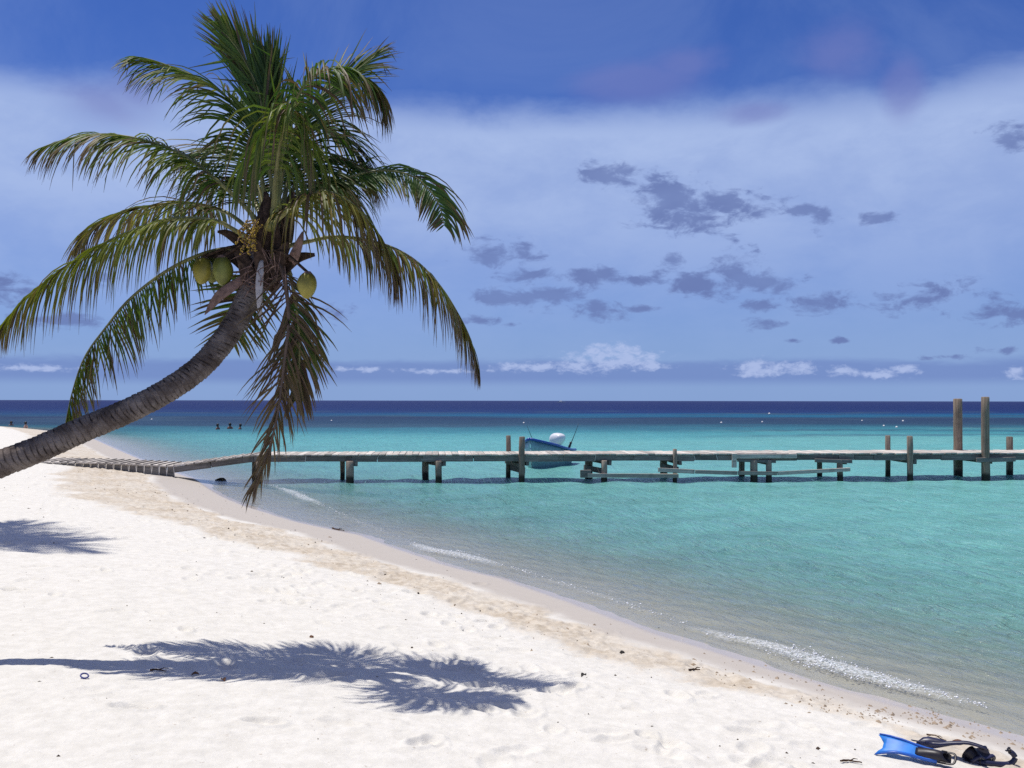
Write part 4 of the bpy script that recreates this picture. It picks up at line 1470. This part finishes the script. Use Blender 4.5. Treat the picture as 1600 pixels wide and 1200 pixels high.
fin_obj("blossom", mesh("blossom", V2, Fc2), M_FLOWER, fs)

# a second palm of the same kind, left of the view: its crown throws the shadow at the left edge
p2 = empty("coconut_palm", (0, 0, 0), R(14))
tag(p2, "tall coconut palm outside the left edge whose crown shadow falls on the sand", "palm tree")
SC, SCZ = 1.75, 3.3
p2.scale = (SC, SC, SCZ)
crown_off = px(424, 340, PD) - palm_base
ca = Matrix.Rotation(R(14), 3, 'Z') @ (crown_off * SC)
cl_ = []
for o in COL.objects:
    if o.parent == palm and o.type == 'MESH':
        cl_ += [tuple(o.matrix_basis @ v.co) for v in list(o.data.vertices)[::9]]
cl_ = np.array(cl_) * np.array([SC, SC, SCZ])
cl_ = cl_[cl_[:, 2] > 0.6]
shp = on_sand(0, 842)
best = None
for hd in range(0, 360, 10):
    c1, s1 = math.cos(R(hd)), math.sin(R(hd))
    vx = cl_[:, 0] * c1 - cl_[:, 1] * s1; vy = cl_[:, 0] * s1 + cl_[:, 1] * c1
    ccx = crown_off.x * SC * c1 - crown_off.y * SC * s1; ccy = crown_off.x * SC * s1 + crown_off.y * SC * c1
    y2 = shp.y - SUN_OFF.y * cl_[:, 2].max() * 0.75 - ccy
    x2 = float(np.min(-0.530 * np.maximum(vy + y2, 0.2) - vx))
    gx_ = vx + x2 + SUN_OFF.x * cl_[:, 2]; gy_ = vy + y2 + SUN_OFF.y * cl_[:, 2]
    sx_ = 800 + gx_ / gy_ * F
    score = float(np.sort(sx_[(gy_ > 10) & (gy_ < 15.5)])[-700])
    if best is None or score > best[0]:
        best = (score, hd, x2, y2)
print("second palm", best)
p2.rotation_euler = (0, 0, R(best[1]))
p2.location = (best[2] - 0.35, best[3], 0.72)
for ch in [o for o in COL.objects if o.parent == palm]:
    c_ = ch.copy(); COL.objects.link(c_); c_.parent = p2
    for g_ in [o for o in COL.objects if o.parent == ch]:
        d_ = g_.copy(); COL.objects.link(d_); d_.parent = c_
    if c_.get('label'):
        del c_['label']

# ------------------------------------------------------------------ small things on the sand
M_TWIG = plain("dry_twig", (0.075, 0.045, 0.03), 0.85, 0.4, 30, 0.6, 0.1)
M_DLEAF = plain("dead_leaf", (0.15, 0.075, 0.045), 0.8, 0.4, 20, 0.4, 0.15)
M_DEB = plain("dark_debris", (0.060, 0.042, 0.032), 0.9, 0.5, 15, 0.4, 0.1)
M_ROCK = plain("dark_rock", (0.035, 0.032, 0.030), 0.8, 0.4, 12, 0.8, 0.2)
M_CLOD = plain("sand_clod", (0.38, 0.30, 0.22), 0.95, 0.25, 40, 0.6, 0.05)


def scatter(name, pts, size, mat, flat=0.5, label=None):
    V, Fc = [], []
    for (x, y) in pts:
        z = ground_z(x, y)
        r_ = size() * 0.5
        ax = random.uniform(.7, 2.2); th = random.uniform(0, 6.28)
        b0 = len(V)
        ring = []
        for k in range(5):
            a_ = 6.283 * k / 5 + random.uniform(-.3, .3)
            ring.append((math.cos(a_) * r_ * ax * random.uniform(.75, 1.2), math.sin(a_) * r_ / ax ** .5 * random.uniform(.75, 1.2)))
        for (u, v) in ring:
            V.append((x + u * math.cos(th) - v * math.sin(th), y + u * math.sin(th) + v * math.cos(th), z - 0.006 + r_ * flat * random.uniform(.1, .6)))
        V.append((x, y, z + r_ * flat * random.uniform(.9, 1.4))); V.append((x, y, z - r_ * .6 - .006))
        for k in range(5):
            Fc.append((b0 + k, b0 + (k + 1) % 5, b0 + 5)); Fc.append((b0 + (k + 1) % 5, b0 + k, b0 + 6))
    o = fin_obj(name, mesh(name, V, Fc, False), mat)
    tag(o, label, None, None, 'stuff')
    return o


def shore_spots(n, s_fun, lo, hi):
    al = rng.uniform(lo, hi, n)
    q, e = shore_point(al)
    ss_ = np.array([s_fun() for _ in range(n)])
    return q + np.stack([-e[:, 1], e[:, 0]], 1) * ss_[:, None]


scatter("beach_debris", list(shore_spots(420, lambda: random.gauss(1.8, .7), -2, 32)) + list(shore_spots(420, lambda: random.uniform(2.0, 9.5), -3, 30)),
        lambda: abs(random.gauss(0, .013)) + .008, M_DEB, .5, "scattered bits of leaf, shell and weed on the sand")
clods = []
for cx, cy, sxp, syp, k in ((1440, 1122, 26, 8, 130), (1370, 1116, 26, 6, 90), (1310, 1108, 34, 6, 60), (1275, 1092, 24, 8, 45), (1490, 1130, 20, 5, 35), (1540, 1148, 26, 4, 40), (1590, 1162, 12, 4, 20),
                            (1140, 1045, 60, 10, 60), (880, 985, 60, 14, 50), (300, 790, 40, 8, 30), (530, 850, 70, 20, 40), (1235, 1065, 50, 8, 40), (640, 905, 60, 15, 30)):
    for _ in range(int(k * .6)):
        q = on_sand(random.gauss(cx, sxp), random.gauss(cy, syp)) if k > 0 else None
        clods.append((q.x, q.y))
scatter("sand_clods", clods, lambda: abs(random.gauss(0, .013)) + .008, M_CLOD, .75, "clods of damp sand kicked up along the tide line")


def stick(name, pix, r_, mat, label, cat, lift=0.012, group=None):
    pts = [on_sand(x, y) + Vector((0, 0, lift)) for x, y in pix]
    o0 = pts[0].copy()
    C = catmull([p - o0 for p in pts], 10)
    C = [q + Vector((random.gauss(0, r_ * .5), random.gauss(0, r_ * .5), 0)) for q in C]
    V, Fc = tube_data(C, [r_ * random.uniform(.7, 1.15) * (1 - .5 * k / 9) for k in range(10)], 6)
    # a side spur
    s0 = C[5]; dv = (C[6] - C[4]).normalized()
    sp_ = [s0, s0 + dv * r_ * 4 + Vector((0, r_ * 3, r_ * 1.5)), s0 + dv * r_ * 8 + Vector((0, r_ * 5, r_ * 1))]
    v_, f_ = tube_data(sp_, [r_ * .6, r_ * .45, r_ * .2], 5)
    b0 = len(V); V += v_; Fc += [tuple(b0 + j for j in ff) for ff in f_]
    o = fin_obj(name, mesh(name, V, Fc), mat)
    o.location = o0
    tag(o, label, cat, group)
    return o


stick("twig", [(1449, 1151), (1462, 1152), (1470, 1157), (1479, 1160)], .006, M_TWIG, "curved brown twig lying just behind the black fin", "twig")
stick("twig", [(1312, 1192), (1325, 1191), (1338, 1193), (1346, 1195)], .007, M_TWIG, "dark straight twig on the sand left of the blue fins", "twig")
stick("twig", [(1077, 1049), (1085, 1048), (1094, 1049)], .010, M_TWIG, "short dark stick on the tide line beyond the shadow tip", "twig")
stick("twig", [(519, 826), (527, 828), (538, 830)], .014, M_TWIG, "brown stick stranded on the wet sand edge before the pier", "twig")
stick("twig", [(235, 1050), (246, 1049), (259, 1052)], .007, M_TWIG, "thin twig inside the palm shadow beside the trunk shadow", "twig")


def leaf_thing(x, y, wpx, ar, rot, mat, label):
    q = on_sand(x, y)
    w_ = wpx / F * q.y
    V, Fc = [], []
    n = 8
    for k in range(n + 1):
        u = k / n
        hw = w_ * ar * math.sin(math.pi * min(1, u * .96 + .02)) ** .8 * .5
        zc = 0.25 * w_ * math.sin(math.pi * u) * .6 + .004
        V += [((u - .5) * w_, hw, zc + hw * .8), ((u - .5) * w_, 0, zc), ((u - .5) * w_, -hw, zc + hw * .8)]
    for k in range(n):
        a_ = k * 3
        Fc += [(a_, a_ + 1, a_ + 4, a_ + 3), (a_ + 1, a_ + 2, a_ + 5, a_ + 4)]
    o = fin_obj("dead_leaf", mesh("dead_leaf", V, Fc), mat)
    sd_ = o.modifiers.new("thick", 'SOLIDIFY'); sd_.thickness = .003
    o.location = q; o.rotation_euler = (0, 0, rot)
    tag(o, label, "leaf", "dead leaves on the sand")


leaf_thing(305, 1055, 12, .5, .3, M_DLEAF, "reddish dead leaf on the sand below the trunk shadow, left one")
leaf_thing(349, 1064, 12, .55, 2.2, M_DLEAF, "reddish dead leaf in the frond shadow, right one of two")
leaf_thing(1497, 1163, 26, .22, -.15, M_DLEAF, "long reddish leaf on the sand right of the black fin")
leaf_thing(912, 1057, 12, .6, .9, M_ROCK, "curled black leaf on the sand beyond the palm shadow tip")


def rock(x, y, wpx, hk, mat, label, name="stone", cat="stone"):
    q = on_sand(x, y)
    r_ = wpx / F * q.y / 2
    bm = bmesh.new()
    bmesh.ops.create_icosphere(bm, subdivisions=3, radius=1)
    sd = random.uniform(0, 50)
    for v in bm.verts:
        k = 1 + 0.28 * float(pnoise(np.array([v.co.x * 1.3 + sd]), np.array([v.co.y * 1.3 + v.co.z]))[0]) + 0.12 * float(pnoise(np.array([v.co.x * 3 + sd]), np.array([v.co.y * 3 + v.co.z * 2]))[0])
        v.co = Vector((v.co.x * r_ * k, v.co.y * r_ * .8 * k, v.co.z * r_ * hk * k))
    me_ = bpy.data.meshes.new(name); bm.to_mesh(me_); bm.free()
    me_.polygons.foreach_set('use_smooth', [True] * len(me_.polygons))
    o = fin_obj(name, me_, mat)
    o.location = q + Vector((0, 0, r_ * hk * .35))
    tag(o, label, cat)


rock(345, 753, 17, .55, M_ROCK, "dark rock on the wet sand under the pier ramp", "rock", "rock")
rock(972, 1021, 8, .8, M_ROCK, "small black pebble on the trodden sand right of the palm shadow", "pebble", "pebble")
rock(487, 996, 7, .7, M_DLEAF, "brown pebble on the white sand above the palm shadow", "pebble", "pebble")

# blue plastic ring
q = on_sand(132, 1060)
bm = bmesh.new()
V, Fc = [], []
for k in range(20):
    a_ = 2 * math.pi * k / 20
    for j in range(8):
        b_ = 2 * math.pi * j / 8
        rr = .024 + .0055 * math.cos(b_)
        V.append((math.cos(a_) * rr, math.sin(a_) * rr * .75, .006 * math.sin(b_)))
for k in range(20):
    for j in range(8):
        Fc.append((k * 8 + j, ((k + 1) % 20) * 8 + j, ((k + 1) % 20) * 8 + (j + 1) % 8, k * 8 + (j + 1) % 8))
bm.free()
o = fin_obj("plastic_ring", mesh("plastic_ring", V, Fc), plain("ring_plastic", (.02, .035, .22), .35, .1, 10, .05))
o.location = q + Vector((0, 0, .017)); o.rotation_euler = (.6, .25, 0)
tag(o, "small dark blue plastic ring on the sand under the trunk shadow", "ring")

# ------------------------------------------------------------------ snorkelling gear
M_FIN = plain("fin_blue_plastic", (0.012, 0.10, 0.46), 0.33, 0.12, 10, 0.05, 0.5)
M_FIN2 = plain("fin_light_blue_plastic", (0.03, 0.21, 0.66), 0.45, 0.2, 10, 0.05, 0.35)
M_RUB = plain("gear_black_rubber", (0.016, 0.014, 0.020), 0.42, 0.3, 20, 0.12, 0.45)
M_RUB2 = plain("gear_navy_rubber", (0.020, 0.022, 0.060), 0.38, 0.3, 20, 0.12, 0.45)
M_GLASS = plain("mask_lens", (0.03, 0.035, 0.045), 0.06, 0.1, 5, 0.0, 0.8)


def swim_fin(loc, rz, tilt, roll, sc, m_blade, m_rail, m_pocket, label):
    """local: heel at x=0, blade tip at x=+0.56, z up"""
    o = empty("swim_fin", loc)
    o.rotation_euler = Euler((roll, tilt, rz)); o.scale = (sc, sc, sc)
    tag(o, label, "swim fin", "snorkelling gear left on the sand")

    def sheet(name, x0, x1, wf, zf, th, mat, n=14, m_=6, parent=o, ridge=0.0, notch=0.0):
        V, Fc = [], []
        for sd in (1, -1):
            for i in range(n + 1):
                u = i / n
                for j in range(m_ + 1):
                    v = j / m_ * 2 - 1
                    x = x0 + (x1 - x0) * u - (notch * (1 - abs(v)) if u > .85 else 0) * (u - .85) / .15
                    V.append((x, v * wf(u), zf(u) + sd * th / 2 + ridge * math.cos(v * 3 * math.pi) * u))
        nv = (n + 1) * (m_ + 1)
        for i in range(n):
            for j in range(m_):
                a_ = i * (m_ + 1) + j
                Fc.append((a_, a_ + m_ + 1, a_ + m_ + 2, a_ + 1))
                Fc.append((nv + a_, nv + a_ + 1, nv + a_ + m_ + 2, nv + a_ + m_ + 1))
        bd = [j for j in range(m_ + 1)] + [i * (m_ + 1) + m_ for i in range(1, n + 1)] + [n * (m_ + 1) + j for j in range(m_ - 1, -1, -1)] + [i * (m_ + 1) for i in range(n - 1, 0, -1)]
        for k in range(len(bd)):
            a_, b_ = bd[k], bd[(k + 1) % len(bd)]
            Fc.append((a_, b_, nv + b_, nv + a_))
        return fin_obj(name, mesh(name, V, Fc, True), mat, parent)
    wf = lambda u: float(np.interp(u, [0, .3, .6, 1], [.050, .058, .074, .104]))
    zf = lambda u: .040 + .035 * math.sin(u * 3.0) - .01 * u
    sheet("blade", .20, .58, wf, zf, .006, m_blade, ridge=.006, notch=.075)
    for sg in (1, -1):
        pts = [Vector((.10 + .47 * k / 10, sg * float(np.interp(k / 10, [0, .2, .45, .7, 1], [.046, .052, .060, .076, .106])), float(np.interp(k / 10, [0, .2, .4, .65, .85, 1], [.040, .044, .060, .078, .062, .040])))) for k in range(11)]
        V, Fc = tube_data(pts, [.014 * (1.1 - .7 * k / 10) for k in range(11)], 8, True, 1.3)
        fin_obj("side_rail", mesh("side_rail", V, Fc), m_rail, o)
    # foot pocket: hollow shoe, open at the heel
    V, Fc = [], []
    n, m_ = 9, 14
    for lay, k_ in ((0, 1.0), (1, .86)):
        for i in range(n + 1):
            u = i / n
            x = .0 + .27 * u
            hw = float(np.interp(u, [0, .3, .7, 1], [.044, .052, .050, .040])) * k_
            hh_ = float(np.interp(u, [0, .25, .6, 1], [.050, .056, .042, .016])) * k_
            for j in range(m_):
                a_ = 2 * math.pi * j / m_
                V.append((x - .05 * (math.sin(a_) > 0.2) * (1 - u) * 0 + .06 * max(0, math.sin(a_)) * (1 - u), math.cos(a_) * hw, .052 + math.sin(a_) * hh_ - .010 * (1 - u)))
    nv = (n + 1) * m_
    for i in range(n):
        for j in range(m_):
            j2 = (j + 1) % m_
            Fc.append((i * m_ + j, i * m_ + j2, (i + 1) * m_ + j2, (i + 1) * m_ + j))
            Fc.append((nv + i * m_ + j2, nv + i * m_ + j, nv + (i + 1) * m_ + j, nv + (i + 1) * m_ + j2))
    for j in range(m_):
        j2 = (j + 1) % m_
        Fc.append((j2, j, nv + j, nv + j2))
    Fc.append(tuple(n * m_ + j for j in range(m_)))
    fin_obj("foot_pocket", mesh("foot_pocket", V, Fc), m_pocket, o)
    # heel strap and buckles
    pts = catmull([Vector((.05, .052, .05)), Vector((-.02, .050, .055)), Vector((-.035, 0, .06)), Vector((-.02, -.050, .055)), Vector((.05, -.052, .05))], 15)
    V, Fc = tube_data(pts, [.010] * 15, 6, True, .35)
    fin_obj("heel_strap", mesh("heel_strap", V, Fc), m_pocket, o)
    for sg in (1, -1):
        b_ = fin_obj("buckle", box_mesh("buckle", .045, .012, .022, .004), m_pocket, o); b_.location = (.055, sg * .056, .052)
    tp = fin_obj("instep_panel", box_mesh("instep_panel", .09, .05, .006, .002), m_pocket, o); tp.location = (.20, 0, .072); tp.rotation_euler = (0, .28, 0)
    return o


g1 = on_sand(1486, 1200)
swim_fin(g1 + Vector((0, 0, .03)), R(150), R(-3), R(-34), .72, M_FIN2, M_FIN, M_RUB, "bright blue swim fin with black foot pocket lying on top of the dark one")
g2 = on_sand(1432, 1176)
swim_fin(g2 + Vector((0.02, 0.05, .015)), R(-22), R(-2), R(-14), .70, M_RUB, M_RUB2, M_RUB2, "black and navy swim fin lying under and behind the bright blue one")

# mask: frame, lens, skirt, strap
q = on_sand(1541, 1196)
mk = empty("dive_mask", q)
mk.rotation_euler = (R(-58), R(8), R(28)); mk.scale = (1.12, 1.12, 1.12)
tag(mk, "black diving mask lying lens down between fins and snorkel", "diving mask", "snorkelling gear left on the sand")


def oval_tube(name, rx, ry, zs, mat, close=None, n=28):
    """rings of a rounded mask outline, pinched for the nose"""
    V, Fc = [], []
    for (k, z) in zs:
        for j in range(n):
            a_ = 2 * math.pi * j / n
            cx, cy = math.cos(a_), math.sin(a_)
            x = math.copysign(abs(cx) ** .7, cx) * rx * k; y = math.copysign(abs(cy) ** .75, cy) * ry * k
            if cy < -.3:
                y += .028 * math.exp(-(cx / .35) ** 2) * k
            V.append((x, y, z))
    m_ = len(zs)
    for i in range(m_ - 1):
        for j in range(n):
            j2 = (j + 1) % n
            Fc.append((i * n + j, i * n + j2, (i + 1) * n + j2, (i + 1) * n + j))
    if close:
        Fc.append(tuple((m_ - 1) * n + j for j in range(n)))
    return fin_obj(name, mesh(name, V, Fc), mat, mk)


oval_tube("skirt", .080, .052, [(.86, .016), (.90, .035), (.96, .055), (1.06, .072), (1.0, .076), (.90, .058), (.84, .036), (.80, .016)], M_RUB).location = (0, 0, .02)
oval_tube("frame", .082, .054, [(.80, .0), (1.0, -.002), (1.04, .006), (1.0, .018), (.86, .018), (.80, .0)], M_RUB2).location = (0, 0, .02)
oval_tube("lens", .070, .044, [(1.0, .004), (.9, .002), (.4, .0015)], M_GLASS, True).location = (0, 0, .02)
pts = catmull([Vector((.085, .01, .03)), Vector((.075, .03, .075)), Vector((.03, .04, .115)), Vector((-.03, .04, .115)), Vector((-.075, .03, .075)), Vector((-.085, .01, .03))], 18)
V, Fc = tube_data(pts, [.012] * 18, 6, True, .25)
fin_obj("strap", mesh("strap", V, Fc), M_RUB, mk)

# snorkel
q = on_sand(1562, 1197)
sn = empty("snorkel", q)
tag(sn, "black curved snorkel lying right of the mask with its mouthpiece up", "snorkel", "snorkelling gear left on the sand")
pix = [(1516, 1190, .03), (1535, 1192, .035), (1560, 1194, .03), (1575, 1194, .03), (1583, 1190, .035), (1586, 1184, .05), (1583, 1178, .06), (1578, 1174, .07)]
C = []
dsn = q.y
for (x, y, z) in pix:
    C.append(px(x, y, dsn) - q)
C = catmull(C, 26)
V, Fc = tube_data(C, [.0165] * 26, 10, True)
tb = fin_obj("tube", mesh("tube", V, Fc), M_RUB2, sn)
mp0 = C[-1]
V, Fc = tube_data([mp0, mp0 + Vector((-.006, 0, .008)), mp0 + Vector((-.012, 0, .014))], [.013, .019, .013], 10, True, .6)
fin_obj("mouthpiece", mesh("mouthpiece", V, Fc), M_RUB, sn)
for dx, dz in ((-.020, .004), (-.004, .022)):
    b_ = fin_obj("bite_tab", box_mesh("bite_tab", .014, .018, .006, .002), M_RUB, sn); b_.location = mp0 + Vector((dx, 0, dz))
b_ = fin_obj("snorkel_keeper", box_mesh("snorkel_keeper", .010, .034, .036, .003), M_RUB, sn); b_.location = C[4]
print("built", len(bpy.data.objects))
